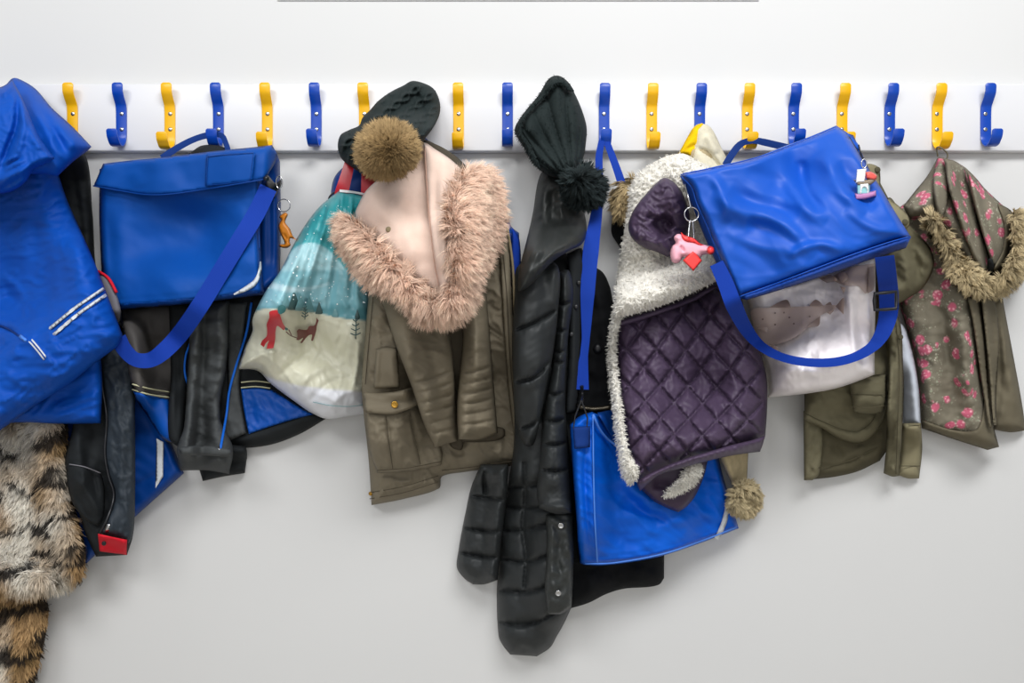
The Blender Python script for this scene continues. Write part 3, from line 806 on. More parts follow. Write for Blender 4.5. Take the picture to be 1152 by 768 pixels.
# --- blue raincoat in front
t = thing('raincoat', 'bright blue hooded raincoat with a double reflective stripe, at the left edge', 'raincoat', (20, 90, .06))
piece('back_panel', '-70,400 40,400 112,380* 115,430 113.5,476* 70,476.5 20,475 -70,480', M['rain_blue'], t, thick=.03, R=12, base_r=26,
      folds=[(.002, 2.5, '10,466 60,465.5 113,465', 'c'), (.004, 6, '40,440 80,430 105,410'), (-.004, 5, '60,452 90,440')], noise=[(.003, 40, 14, -20, 'ridge')])
def yk(x, y, d): return .018 * np.exp(-((x - 20) / 60) ** 2) * np.clip((y - 200) / 150, 0, 1)
piece('body', '-80,150 20,140 60,178 66,197* 76,226 92,262 108,299 124,340 138,377* 133,389* 105,410 80,430 40,456 0,484* -40,506 -80,520', M['rain_blue'], t, thick=.062, R=30, base_r=40, step=2.5,
      hf=lambda x, y, d: -.0022 * np.exp(-((d - 7) / 2.2) ** 2) * (y > 385),
      folds=[(.006, 9, '52,230 60,290 66,350'), (-.005, 8, '40,240 38,300'), (.005, 8, '85,270 95,320'), (.005, 3, '0,372 30,380 50,398 70,420', 's'),
             (-.006, 3, '-5,366 10,371 22,378'), (.006, 5, '0,310 18,322 28,340'), (-.004, 4, '5,330 20,338'), (.005, 5, '-10,405 20,398 40,404'), (.004, 4, '10,430 35,420 70,424'),
             (.004, 4, '54,372 60,385 72,400', 's'), (-.004, 5, '0,440 30,440 60,434')],
      noise=[(.0032, 32, 12, -18, 'ridge', 2), (.004, 60, 60, 0, 's'), (.0006, 12, 9, 30, 's', 7)])
for a, b in (('117.5,324 86,345 54.5,370.5', 3.6), ('119.5,331.5 90,351.5 59.5,377', 3.6)):
    patch('reflective_stripe', band(a, b), M['reflect'], t, lift=.001, label='white reflective stripe')
lay_tube('pocket_zip', '-10,363 8,369 22,378', .0018, M['rain_dark'], t, label='dark pocket zip')
patch('zip_pull', band('22,377 30,384', 4.5), M['bag_light'], t, label='pale blue zip pull')
for a in ('32.5,383.5 42,394.5 50,405', '35.5,381.5 44,391.5 52.5,402.5'):
    patch('zip_tag', band(a, 1.8), M['reflect'], t, label='white stripe of the zip tag')
piece('hood_back', '-60,92 0,100 14,88 22,89 40,100 58,121 80,141 103,165* 98,170 82,182 65,198* 50,196 20,196 -60,196', M['rain_blue'], t, thick=.04, R=18, base_r=30, step=2.5,
      folds=[(.006, 6, '25,95 50,140 66,180'), (-.006, 5, '40,118 62,150 78,176'), (.006, 6, '60,135 80,158 92,168'), (.004, 4, '20,92 60,128 98,166')], noise=[(.0016, 28, 12, 45, 'ridge')])
piece('hood_front', '-80,110 0,98 14,90* 22,104 30,122 42,150 54,168 62,178* 52,184 38,190 30,203 16,214 0,218 -80,225', M['rain_blue'], t, thick=.03, R=10, base_r=22, step=2,
      folds=[(-.012, 4, '20,100 19,140 8,170 0,195'), (.006, 5, '24,110 26,145 18,180'), (.005, 4, '62,178 45,182 30,186 20,200', 's'), (.007, 4, '0,205 14,196 30,190 44,186'),
             (-.006, 2.5, '0,212 14,206 26,198'), (.005, 2.5, '2,186 12,178 20,176'), (.005, 2.5, '6,192 18,184 30,180'), (-.004, 2, '4,189 16,181 26,177'), (.006, 6, '36,140 48,170'), (.008, 4, '2,108 10,98 15,94')],
      noise=[(.0014, 16, 9, 20, 'ridge', 9)])
# ================================================================== middle heap
# --- blue bag mostly hidden behind the parka
t = thing('book_bag', 'blue bag almost hidden behind the olive parka, only its corners showing', 'bag', (480, 160, .02))
piece('bag_body', '371,232* 376,200 394,184 430,182 474,154 482,158 500,184 540,204 557,193* 567,222 575,254 584,262* 585,320 580,352* 470,380 390,340*', M['bag_leftdk'], t, thick=.025, R=10, base=.02,
      noise=[(.003, 30, 20, 0, 's')])
for k in range(4):
    dome('stitch', 559.5 + 2.2 * k, 203 + 5 * k, 1.0, M['print_white'], t, h=.4)
piece('strap', '576,256* 584,268 586,300 584,334* 577,336* 575,290', M['web'], t, thick=.004, R=3, base_r=6)
tube('buckle_loop', [(376, 236, .05), (370, 229, .053), (371, 221, .055), (377, 216, .053), (382, 216, .05)], .0016, M['blackplastic'], t)

# --- winter print plastic bag
def winter(x, y):
    t1 = np.array(lin('#2a8f95')); t2 = np.array(lin('#66b6bd')); t3 = np.array(lin('#a9d3da')); t4 = np.array(lin('#5f9aa4')); sn = np.array(lin('#dddcc6')); wh = np.array(lin('#e4e6ec'))
    c = np.tile(t1, (len(x), 1))
    def over(c, col, f): return c + (col - c) * np.clip(f, 0, 1)[:, None]
    c = over(c, np.array(lin('#48a6ad')), (y - 235) / 40)
    hill1 = 272 + 22 * ((x - 349) / 34) ** 2 * (np.abs(x - 349) < 60) + 80 * (np.abs(x - 349) >= 60)
    c = over(c, t2, (y - hill1) / 2.0)
    c = over(c, t3, ((y - hill1) / 2.0) * (y < 307) * .85)
    c = over(c, np.array(lin('#86bcc6')), (y - (302 + .0006 * (x - 370) ** 2)) / 3)
    c = over(c, np.array(lin('#bcdbe2')), np.clip((y - (314 + 8 * np.sin(x / 24))) / 3, 0, 1) * (x < 372))
    c = over(c, np.array(lin('#7db7c2')), np.clip((y - (322 + 5 * np.sin(x / 17 + 1))) / 3, 0, 1) * .8)
    c = over(c, t4, (y - (341 + 2 * np.sin(x / 9))) / 4 * .7)
    edge = np.interp(x, [280, 296, 320, 345, 370, 390, 415], [352, 346.5, 346, 349, 354, 358, 360])
    c = over(c, sn, (y - edge) / 1.5)
    low = np.interp(x, [270, 290, 304, 335, 370, 420], [470, 417, 424, 432, 436, 440])
    c = over(c, wh, (y - low) / 3)
    c = over(c, np.array(lin('#d9d0bc')), np.clip((y - 395) / 40, 0, 1) * np.clip((325 - x) / 30, 0, 1) * (y < low) * .4)
    return c
t = thing('carrier_bag', 'teal and white plastic bag with red handles and a printed snowy scene', 'bag', (395, 190, .06))
ribbon('handle', [(394, 180, .085), (390, 196, .088), (385, 214, .09), (383, 222, .085)], [11, 13, 15, 15], M['redplastic'], t, thick=.002)
ribbon('handle', [(414, 188, .088), (414, 202, .09), (414, 218, .09), (414, 228, .085)], [14, 15, 16, 16], M['redplastic'], t, thick=.002)
def pleat(x, y, d):
    a = np.arctan2(x - 402, y - 120)
    f = np.clip((372 - y) / 70, 0, 1) * np.clip((y - 205) / 30, .3, 1)
    return .0035 * f * (np.sin(a * 62 + 1.2 * np.sin(y / 50)) + .7 * np.sin(a * 117 + 2))
piece('bag_body', '382,214* 395,216 414,220* 421,300 421,420 416,465* 392,468 368,471 350,464 335,454 304,431 290,417 268,415* 276,390 284,372 284,360 290,344 300,326 316,303 334,268 357,235', M['paintbag'], t, winter,
      thick=.075, R=30, base_r=34, step=2, hf=pleat,
      folds=[(.006, 3, '268,415 295,398 318,396', 's'), (.006, 4, '300,428 306,400 300,380 296,360'), (-.006, 4, '310,425 335,405 350,395'), (.006, 5, '330,440 350,420 372,410'), (-.004, 4, '345,455 372,430 398,428'), (.006, 4, '360,400 352,370 350,350'),
             (.005, 3, '395,445 402,410 404,380'), (-.004, 4, '380,390 385,360'), (.005, 4, '374,455 390,440 412,440')],
      noise=[(.0016, 30, 14, 35, 'ridge', 5), (.0012, 14, 34, 10, 'ridge', 8)])
for px, h, w in ((322, 17, 13), (331, 23, 15), (338, 20, 13), (348, 19, 12), (359, 14, 9), (377, 11, 8), (402, 12, 8)):
    b0 = np.interp(px, [280, 320, 345, 370, 415], [352, 347, 350, 355, 361])
    patch('printed_fir', '%g,%g* %g,%g %g,%g* %g,%g %g,%g*' % (px, b0 - h, px + w * .3, b0 - h * .4, px + w * .5, b0, px, b0 + .5, px - w * .5, b0), M['print_tree'] if px not in (331, 359, 402) else M['print_dark'], t, step=1.6, base_r=2, lift=.0005, thick=.0001, R=1, sheet=True, label='printed fir tree')
def fir(px, py, h):
    bm = ['%g,%g %g,%g %g,%g' % (px, py - h, px + .5, py - h / 2, px, py)]
    V = []
    for k in range(4):
        yy = py - h * .2 - k * h * .2; w = h * .22 * (1 - k * .16)
        V += ['%g,%g %g,%g %g,%g' % (px - w, yy - 1, px, yy + 1, px + w, yy - 1.6)]
    VF = []
    for pl in bm + V:
        sp = spline(L(pl), False, 2.0); d = [depth_at(a, b, 2) + .0006 for a, b in sp]
        VF.append(sweep([P(a, b, c) for (a, b), c in zip(sp, d)], .0009, 5))
    v, f = merge(*VF); make_obj('printed_sapling', v, f, M['print_dark'], t, True, None, 'small printed dark sapling')
fir(343, 359, 16); fir(400, 381, 26)
PR = [('printed_child', '303,351 307,349 312,349 315.3,355 318,363 322,369* 319,371.5* 312,366.5 310,372 309.5,382 307.5,391.5* 300,392.3* 301,387 302.5,383 299,386 297,390.5* 293,387.5* 295,383 300,378 300.5,370 300,365 303,357', 'print_red', 'printed child in a red snow suit'),
      ('printed_hat', '312.5,350 313,345.5 317,342.7 321.5,345.5 321,350 317,353 314,353', 'print_teal', 'printed teal bobble hat'),
      ('printed_glove', '320.5,368.5 323.5,369 324,371 321.5,371.5', 'print_teal', 'printed teal glove'),
      ('printed_dog', '334,372* 336,370* 345,370.8 348,366.7 353.6,366 355.7,361 356,357* 358.5,360.4* 356.4,366.7 355.7,372 352,383.4* 350,383* 351,376.4 346.7,377.5 339.7,386* 337.6,385.5* 341,380 336,382.7* 333.4,382* 334.4,378', 'print_brown', 'printed brown dog')]
for nm, ol, mm, lb in PR:
    patch(nm, ol, M[mm], t, step=1.0, base_r=5, lift=.0008, thick=.0001, R=1, sheet=True, label=lb)
lay_tube('printed_stick', '322,373 327,377.5 334,380', .0008, M['print_brown'], t, lift=.0003, label='printed stick')
lay_tube('printed_stick', '325,371 328,377', .0008, M['print_brown'], t, lift=.0003, label='printed stick')
rs = np.random.RandomState(11); VF = []
q = 0
while q < 110:
    a, b = rs.uniform(290, 418), rs.uniform(225, 345)
    if not inside(spline(L('382,220 414,224 420,345 292,345 316,305 334,270 357,238'), True), np.array([a]), np.array([b]))[0]: continue
    q += 1; d = depth_at(a, b, 1) + .0004; r = rs.choice([.0006, .0009, .0013], p=[.55, .33, .12]); c = P(a, b, d)
    ang = [2 * math.pi * i / 7 for i in range(7)]
    VF.append(([(c.x + r * math.cos(g), c.y - .0002, c.z + r * math.sin(g)) for g in ang] + [(c.x, c.y - .0006, c.z)], [(i, 7, (i + 1) % 7) for i in range(7)]))
v, f = merge(*VF); tag(make_obj('printed_snow', v, f, M['print_white'], t, True), 'printed white snow dots', kind='stuff')
patch('top_rim', '382,213* 396,214.5 416,218.5* 416,221* 396,217 382,216*', M['print_white'], t, label='white top edge')
lay_tube('bottom_seam', '352,452 372,456 395,457 416,454', .0006, M['print_tree'], t, label='printed line near the bottom')

# --- olive parka with pink fur hood
t = thing('parka', 'olive green parka with pink lined hood and fluffy pink fur trim', 'coat', (500, 165, .06))
piece('body', '470,157 490,163 520,184 548,215 567,250 575,290 579,340 583,400 590,468 599,503 600,520* 560,526 520,531 497,536 494,549 454,561 418,568* 415,520 409,464 407,432 410,390 414,340 420,300 430,240', M['olive'], t, thick=.05, R=18, base_r=40,
      folds=[(.005, 6, '428,470 440,520 436,550'), (-.004, 5, '460,470 470,520'), (-.008, 8, '516,470 518,530'), (.007, 8, '545,430 560,500 556,528'), (.005, 6, '560,300 568,400'), (-.0025, 2, '416,560 454,553 494,541', 'c'), (-.002, 2, '416,552 454,546 494,533', 'c'), (-.002, 2, '497,528 540,523 590,516', 'c')],
      noise=[(.004, 35, 25, 20, 's'), (.003, 22, 12, 30, 'ridge', 6)], step=1.9)
piece('inner_front', '500,350* 528,350* 524,440 520,505 506,500 506,420', M['olive_dk'], t, thick=.004, R=4, base_r=10, label='dark inner front edge')
piece('zip_placket', '556,235 570,255 577,330 584,420 590,468 600,503 601,519* 585,522* 580,500 572,440 566,360 562,290', M['olive'], t, thick=.009, R=5, base_r=8, folds=[(-.003, 2, '563,260 570,340 576,430 588,515', 'c')])
lay_tube('zip', '571,256 577,300 579,350 583,410 588,462 598,500 600,519', .0022, M['olive_lt'], t, label='pale zip tape')
piece('chest_pocket', '423,392* 436,390 447,392* 450,437* 420,437*', M['olive'], t, thick=.006, R=4, base_r=10, folds=[(-.003, 2.5, '430,394 428,436'), (.003, 3, '440,394 443,436')])
po = piece('pocket', '411,462* 440,462 472,456* 484,480 497,506 497,523* 460,530 424,532* 414,500', M['olive'], t, thick=.014, R=6, base_r=12,
      folds=[(-.004, 2.2, '434,466 443,526'), (-.004, 2.2, '462,462 474,520'), (.004, 7, '424,480 430,510'), (-.002, 2, '424,526 460,523 496,515', 'c')], noise=[(.002, 16, 12, 0, 's'), (.0025, 12, 16, 15, 'ridge', 4)])
for pl in ('434,468 438,500 442,528', '461,464 467,495 473,522', '424,529 460,526 496,519'):
    lay_tube('pocket_stitching', pl, .0007, M['olive_dk'], po, label='pocket seam')
fl_ = piece('pocket_flap', '408,441* 440,441 464,436 474,437* 474,451 460,460 440,466 411,464*', M['olive'], po, thick=.008, R=5, base_r=10, lift=.003, folds=[(-.002, 2, '411,460 440,461 472,448', 'c'), (.004, 4, '416,446 440,450 468,442')])
dome('button', 444, 455, 4, M['brass'], po, rim=True, label='brass button')
dome('zip_stop', 417, 555, 2.4, M['brass'], t, label='brass zip stop')
piece('cuff_lining', '517,486* 540,487 560,480* 567,482 568,490 560,495 540,497 520,497*', M['olive_dk'], t, thick=.004, R=4, base_r=12, label='dark cuff lining')
for pl in ('416,561 454,554 493,542', '416,554 454,547 493,535', '497,529 540,524 586,517'):
    lay_tube('hem_stitching', pl, .0007, M['olive_dk'], t, label='hem seam')
for pl in ('564,262 570,330 575,420 586,516', '420,330 414,395 411,432'):
    lay_tube('seam', pl, .0007, M['olive_dk'], t, label='darker seam')
SL = dict(thick=.05, R=20, base_r=16, noise=[(.0022, 26, 16, 20, 's'), (.0008, 16, 7, 10, 'ridge', 3)], step=1.55)
def bands(p0, p1, n, amp=-.0075, w=1.9):
    (a, b), (c, d) = p0, p1
    return [(amp, w, '%g,%g %g,%g %g,%g' % (a[0] + (c[0] - a[0]) * i / (n - 1), a[1] + (c[1] - a[1]) * i / (n - 1), ((a[0] + (c[0] - a[0]) * i / (n - 1)) + (b[0] + (d[0] - b[0]) * i / (n - 1))) / 2, ((a[1] + (c[1] - a[1]) * i / (n - 1)) + (b[1] + (d[1] - b[1]) * i / (n - 1))) / 2 + 1, b[0] + (d[0] - b[0]) * i / (n - 1), b[1] + (d[1] - b[1]) * i / (n - 1)), 'c') for i in range(n)]
piece('sleeve', '424,312 450,300 490,330 505,372 511,420 514,470 514.5,496* 500,500 489,504* 478,480 462,432 446,390 434,352', M['olive'], t,
      folds=bands(((466, 431), (510, 417)), ((482, 487), (514, 481)), 6) + [(.005, 7, '455,350 478,400 492,450'), (-.004, 6, '480,340 500,400'), (.004, 4, '452,400 475,395 500,398'), (.005, 4, '470,372 490,364')], **SL)
piece('sleeve', '524,340 545,330 549,352 553,400 557,450 560,487* 540,494 516,494* 514,470 516,430 520,390', M['olive'], t,
      folds=bands(((517, 420), (555, 412)), ((515, 478), (559, 472)), 6) + [(.005, 7, '534,360 536,420 534,480'), (.004, 4, '522,398 540,390 552,394')], **SL)
piece('hood', '476,158 490,162 508,172 524,186 540,205 548,240 530,300 500,330 460,300 425,262 420,225 440,190', M['olive_dk'], t, thick=.04, R=18, base_r=26, label='olive outside of the hood')
piece('hood_lining', '440,190 462,168 476,160 490,168 508,180 522,196 524,225 520,270 512,310 500,336 490,336 465,316 430,280 400,244 404,228 414,212', M['pink_lining'], t, thick=.035, R=14, base_r=22, step=2.2,
      folds=[(.008, 8, '490,180 496,240 500,300'), (.006, 10, '450,200 455,250 470,300'), (-.006, 6, '506,195 502,250 506,300'), (.005, 8, '420,225 450,260'), (.007, 5, '484,200 489,250 496,300')], noise=[(.003, 30, 30, 0, 's')])
piece('hood_lining', '476,160* 490,168 508,180 522,196 524,225 520,270 512,310 502,336 496,335* 488,290 482,245 479,205', M['pink_lining'], t, thick=.022, R=9, base_r=8, step=2, folds=[(.006, 6, '500,200 498,250 502,310'), (-.005, 5, '490,190 490,240 496,300')])
lay_tube('lining_seam', '478,166 480,205 483,245 488,290 496,334', .0007, M['pink_seam'], t, label='lining seam')
dome('snap', 437, 258, 3.2, M['olive_lt'], t, label='dull dark snap')
def pinkf(x, y):
    c = np.tile(np.array(lin('#eecbb4')), (len(x), 1)); q = fbm(x / 16, y / 16, 13, 2)[:, None]
    return c * (1 + .16 * q) + np.array([.02, .0, .0]) * q
def pinkflow(x, y):
    cx, cy = 462, 262
    dx, dy = x - cx, y - cy; l = np.hypot(dx, dy) + 1e-6
    f = np.stack([dx / l * .75 + .1 * pnoise(x / 14, y / 14, 3), dy / l * .45 + .35 + .2 * pnoise(x / 14, y / 14, 7)], axis=1)
    return f
FT = '386,252 390,246 402,252 416,264 430,280 448,300 468,318 486,334 498,338 506,326 511,306 508,290 508,270 505,250 506,228 513,210 524,197 542,194 554,206 558,232 556,262 544,288 534,306 528,330 520,346 504,355 488,357 472,350 460,334 440,322 420,314 410,302 400,288 390,272'
fur('fur_trim', FT, M['fur'], t, pinkf, 48000, 17, flow=pinkflow, thick=.03, R=13, base_r=14, seed=9, clump=2400, cl=.55, jit=.42, width=.00055, root_dark=.72, tip=1.15, droop=.35, curl=.04)

# --- dark green beanie with a brown pompom
t = thing('bobble_hat', 'dark green cable knit beanie with a big brown fur pompom, above the pink hood', 'hat', (450, 130, .06))
def cable(x, y, d):
    # axis runs from the pompom side up to the right
    c, s_ = math.cos(math.radians(-38)), math.sin(math.radians(-38))
    u = (x - 430) * c + (y - 140) * s_; v = -(x - 430) * s_ + (y - 140) * c
    k = v / 15.5; ph = np.mod(k, 1.0) - .5
    tw = .22 * np.sin(u / 8.5 * math.pi / 1.6 + np.floor(k) * 1.3)
    r = np.exp(-((ph - tw) / .12) ** 2) + np.exp(-((ph + tw) / .12) ** 2)
    return 0.013 * r + .0012 * np.sin(u * 1.9) * np.sin(v * 1.9)
def darkg(x, y): return np.tile(np.array(lin('#252f2f')), (len(x), 1))
fur('knit_body', '383,152 393,146 404,141 408,132 416,124 426,113 440,103 454,96 464,91 478,94 488,100 494,112 495,126 489,141 478,156 462,176 440,190 412,196 396,188 384,178 380,165', M['furdark'], t, darkg, 600, 3.0, thick=.06, R=24, base_r=24, step=1.3, hf=cable, seed=2, clump=2000, cl=.2, jit=.9, width=.0004, root_dark=.9, folds=[(-.008, 3, '462,95 474,115 478,140 470,158'), (-.006, 3, '384,166 400,156 412,146')])
def brownp(x, y):
    q = fbm(x / 12, y / 12, 17, 2)[:, None]; dd = np.hypot(x - 437, y - 169)[:, None] / 36
    return (np.array(lin('#7a623f')) * (1 - dd) + np.array(lin('#b59a70')) * dd) * (1 + .25 * q)
def pomflow(cx, cy, dn=.1, k=.3):
    def f(x, y):
        dx, dy = x - cx, y - cy; l = np.hypot(dx, dy) + 6
        return np.stack([dx / l * k, dy / l * k + dn], axis=1)
    return f
fur('pompom', '437,142 455,147 464,160 465,176 456,191 438,197 420,193 409,180 408,162 418,147', M['fur'], t, brownp, 22000, 10, flow=pomflow(437, 169), thick=.055, R=28, base_r=12, seed=8, clump=3000, cl=.3, jit=.5, width=.0006, root_dark=.55, tip=1.2, droop=.1)
# ================================================================== centre right heap
# --- black woollen coat behind
t = thing('wool_coat', 'matt black coat with a big round button, mostly behind the purple quilted coat', 'coat', (700, 200, .02))
piece('body', '645,330 655,303 666,300 678,306 686,322 693,346 740,380 750,460 748,560 747,650* 742,657 730,660 702,662 682,668 662,678 642,684* 622,660 620,500 630,400', M['wool'], t, thick=.05, R=18, base_r=24,
      folds=[(.006, 6, '668,310 676,345 682,400'), (-.005, 5, '660,420 672,440'), (.008, 8, '665,640 668,675'), (-.006, 6, '690,636 692,664'), (.005, 8, '720,634 722,660')], noise=[(.003, 20, 20, 0, 's')])
patch('belt', '650,455* 668,457 688,455* 688,461* 668,463 650,461*', M['sequin'], t, thick=.003, label='glittery belt')
dome('button', 672.5, 392, 5.2, M['blackplastic'], t, h=.7, label='large glossy button')
piece('hood', '704,200 694,228 689,245 688,262 696,276 704,287* 735,270 740,220', M['wool'], t, thick=.035, R=14, base_r=16)
def tanf(x, y): return np.array(lin('#a8946f')) * (1 + .35 * pnoise(x / 4, y / 9, 5)[:, None])
fur('hood_fur', '698,208 704,204 716,206 716,236 704,242 696,240 693,226', M['fur'], t, tanf, 1800, 15, flow=(-.35, .75), thick=.02, R=8, base_r=8, seed=12, clump=120, cl=.6, jit=.35, label='brown fur edge')

# --- black puffer coat
t = thing('puffer_coat', 'long black quilted puffer coat hanging under the ribbed knit hat', 'coat', (625, 150, .05))
def seams(lines): return [spline(L(l), False, 5.0) for l in lines]
def puff(sl, amp, w):
    def f(x, y, d):
        q = np.full(x.shape, 1e9)
        for l in sl: q = np.minimum(q, seg_dist(l, x, y, False)[0])
        r = np.clip(q / w, 0, 1)
        # little gathers across each seam
        g = .0034 * np.exp(-(q / 7) ** 2) * pnoise(x / 4.5, y / 26, 3)
        return 1.2 * amp * (np.sqrt(1 - (1 - r) ** 2) - .7) - .010 * np.exp(-(q / 1.9) ** 2) + g
    return f
HZ = ['540,546 580,548 620,544 645,548', '540,566 590,572 620,570 645,566', '545,594 580,597 618,590 642,588', '555,627 590,632 622,624 645,616', '555,663 590,666 615,660 640,648', '555,698 585,703 610,697 630,684', '590,520 591,560 588,592 592,625 590,660', '578,374 600,366 624,351', '580,432 602,424 628,398', '580,480 602,474 622,455', '582,330 610,322 640,316']
piece('body', '588,300 620,282 645,290 652,310 650,420 646,470 646,580 645,640 643,683* 634,702 626,716 619,728 604,738* 590,737 574,736* 566,726 561,715 559,668 561,630 562,594 572,540 578,500 578,440 576,400 578,350', M['puffer'], t, thick=.06, R=24, base_r=26, step=2.2,
      hf=puff(seams(HZ), .012, 12), folds=[(-.006, 4, '588,735 590,726')], noise=[(.0005, 12, 8, 0, 'ridge', 3), (.0015, 30, 20, 0, 's')])
piece('inner_edge', '638,285* 655,280 658,320 654,400 648,462 636,466* 640,380', M['black'], t, thick=.008, R=6, base_r=10, folds=[(.003, 3, '646,300 645,450')], label='dark inner front edge')
for a, b in ((651, 318), (643, 376), (648, 345)):
    dome('snap', a, b, 2.6, M['blackplastic'], t)
piece('snap_placket', '614,578* 640,576 646,580* 645,640 643,682* 632,690 616,691* 613,660 615,620', M['puffer_smooth'], t, thick=.014, R=7, base_r=10,
      folds=[(.005, 4, '622,585 620,640 626,680'), (-.004, 3, '632,600 628,630 634,655'), (.003, 3, '616,640 630,645 642,640')], noise=[(.003, 10, 10, 0, 's')], label='front placket with snaps')
for a, b in ((631, 591), (628, 667)):
    dome('snap', a, b, 3.4, M['screw'], t, rim=True, label='steel snap')
SLH = ['520,556 545,560 572,562', '514,592 540,597 566,598', '512,620 540,626 562,627', '545,530 546,555']
piece('sleeve', '541,522* 572,522* 570,560 566,594 562,630 560,652* 545,657 532,657* 522,650 514,638 516,618 519,600 524,575 530,548', M['puffer'], t, thick=.05, R=20, base_r=12, step=1.6, hf=puff(seams(SLH), .012, 11), noise=[(.001, 12, 8, 0, 'ridge', 7)])
SRH = ['605,346 630,342 645,340', '605,376 630,372 645,372', '605,398 628,396 642,394', '605,412 628,408 642,408', '602,440 625,444 642,438', '600,470 625,474 645,468', '600,498 625,500 645,496', '600,526 625,530 645,526']
piece('sleeve', '628,308 640,304 645,330 640,372 637,414 636,455 640,500 643,550 643,577* 625,578 606,571* 604,550 608,510 611,467 616,440 621,414 624,380 625,350', M['puffer'], t, thick=.045, R=15, base_r=10, step=1.5, hf=puff(seams(SRH), .010, 9), noise=[(.0008, 10, 8, 0, 'ridge', 9)])
CH = ['578,372 600,364 624,350', '580,430 602,424 627,398', '582,484 602,476 618,456']
piece('front_panel', '582,300 606,290 628,300 628,350 622,400 616,430 608,470 600,500 590,500 580,470 577,420 577,370 579,330', M['puffer'], t, thick=.03, R=16, base_r=12, step=1.5, hf=puff(seams(CH), .011, 12), noise=[(.0012, 24, 14, -30, 's')])
piece('hood', '608,196 622,190 640,192 652,210 656,232 660,258 655,274 640,282 620,296 604,314 590,326 583,327 585,300 592,272 599,242', M['puffer_smooth'], t, thick=.055, R=20, base_r=22, step=2.0,
      folds=[(.008, 7, '612,205 608,250 600,295'), (-.007, 5, '622,210 620,250 610,285'), (.007, 5, '628,230 640,255 650,268', 's'), (.006, 5, '600,312 622,285 655,268', 's'), (-.005, 4, '630,240 622,270 605,298'), (.006, 4, '610,240 630,262 655,266')], noise=[(.002, 22, 10, -60, 'ridge', 4)])

# --- bright blue bag on its long strap
t = thing('book_bag', 'bright blue bag on a long strap, hanging lowest, half covered by the quilted coat', 'bag', (679, 160, .05))
bag_root = t
ribbon('shoulder_strap', [(682, 158, .046), (688, 174, .05), (696, 196, .055), (704, 222, .06), (715, 260, .06)], [7, 8, 9, 10, 10], M['web'], t, thick=.002)
ribbon('shoulder_strap', [(677, 158, .05), (674, 176, .05), (674, 205, .05), (671, 240, .06), (665, 280, .1), (661, 330, .13), (659, 380, .13), (657, 400, .13), (655, 420, .13), (654.5, 438, .13)], [7, 8, 9, 13, 18, 16, 9, 9, 14, 16], M['web'], t, thick=.002)
piece('bag_body', '641,478* 652,468 666,463* 676,468 700,490 730,500 806,500* 812,530 821,560 831,594* 790,610 745,625 710,632 674,636 657,635* 652,632 649,590 646,553 643,510', M['bag_mid'], t, thick=.05, R=7, base_r=34, step=2,
      folds=[(.006, 2.6, '667,468 666,520 668,580 671,634', 'c'), (-.006, 3, '660,478 658,540 664,628'), (.008, 8, '690,520 720,560 760,590'), (-.008, 8, '700,560 730,575 770,600'), (.008, 6, '676,540 695,570 740,588', 's'), (.006, 7, '720,600 770,585 805,575'), (-.005, 6, '760,560 780,590'), (-.002, 2, '672,627 745,617 825,588', 'c'), (.006, 5, '770,545 790,575 812,590')],
      noise=[(.004, 40, 22, 25, 's'), (.0016, 40, 16, 30, 'ridge', 6)])
piece('bag_mouth', '672,464* 690,461 712,466 716,500 705,520* 695,502 682,482', M['bag_leftdk'], t, thick=.003, R=4, base_r=5, label='dark open mouth')
for pl in ('667,468 667.5,520 669,580 672,633', '658,634 690,633 745,623 790,608 828,593'):
    lay_tube('edge_piping', pl, .0013, M['bag_light'], t, label='lighter piped edge')
piece('strap_tab', '644,480* 664,479* 664,503* 646,505*', M['webdark'], t, thick=.004, R=3, base_r=6)
lay_tube('mouth_piping', '667,466 674,482 684,494 700,505 716,512', .0022, M['bag_light'], t, lift=.001, label='lighter piping of the mouth')
patch('reflective_stripe', band('818,566 816,582 812,594 806,606', [3, 6, 6, 5]), M['reflect'], t, label='white reflective stripe')
dq = depth_at(654, 470, 8) + .004
tube('clip', [(654.5, 434, .134), (655, 446, .134), (654, 452, dq)], .003, M['blackplastic'], t, label='black snap clip')
tube('clip_loop', [(654, 450, dq), (647, 468, dq), (645, 482, dq), (660, 482, dq), (661, 470, dq), (654, 450, dq)], .0013, M['blackplastic'], t, label='black triangular loop', smooth_pts=False)

# --- ribbed dark knit hat
t = thing('bobble_hat', 'dark ribbed knit hat with a matching dark pompom, hanging over the black puffer coat', 'hat', (628, 120, .06))
def ribs(x, y, d):
    cx, cy = 645, 212
    a = np.arctan2(y - cy, x - cx); r = np.hypot(x - cx, y - cy)
    k = a * 15.5 + .6 * np.sin(r / 45)
    return .011 * np.abs(np.sin(k)) ** .6 + .0009 * np.sin(r * 1.7) * np.sin(k * 9)
fur('knit_body', '627,86 638,91 645,102 654,122 660,143 659,162 656,178 648,193 636,203 622,199 611,194 602,186 597,176 590,164 582,152 580,146 583,138 594,122 605,110 612,98 618,90', M['furdark'], t, darkg, 700, 3.0, thick=.06, R=22, base_r=20, step=1.3, hf=ribs, seed=22, clump=2000, cl=.2, jit=.9, width=.0005, root_dark=.8)
fur('rolled_edge', '618,88 628,85 638,91 646,103 640,102 630,94 622,98 612,110 598,124 588,140 588,150 596,162 604,178 608,190 600,184 590,167 581,153 579,145 583,136 594,121 605,108', M['furdark'], t, darkg, 900, 3.5, thick=.01, R=5, base_r=5, seed=23, step=2, clump=800, cl=.3, jit=.9, width=.0006, root_dark=.8)
def darkp(x, y): return np.array(lin('#232b2c')) * (1 + .3 * fbm(x / 9, y / 9, 19, 2)[:, None])
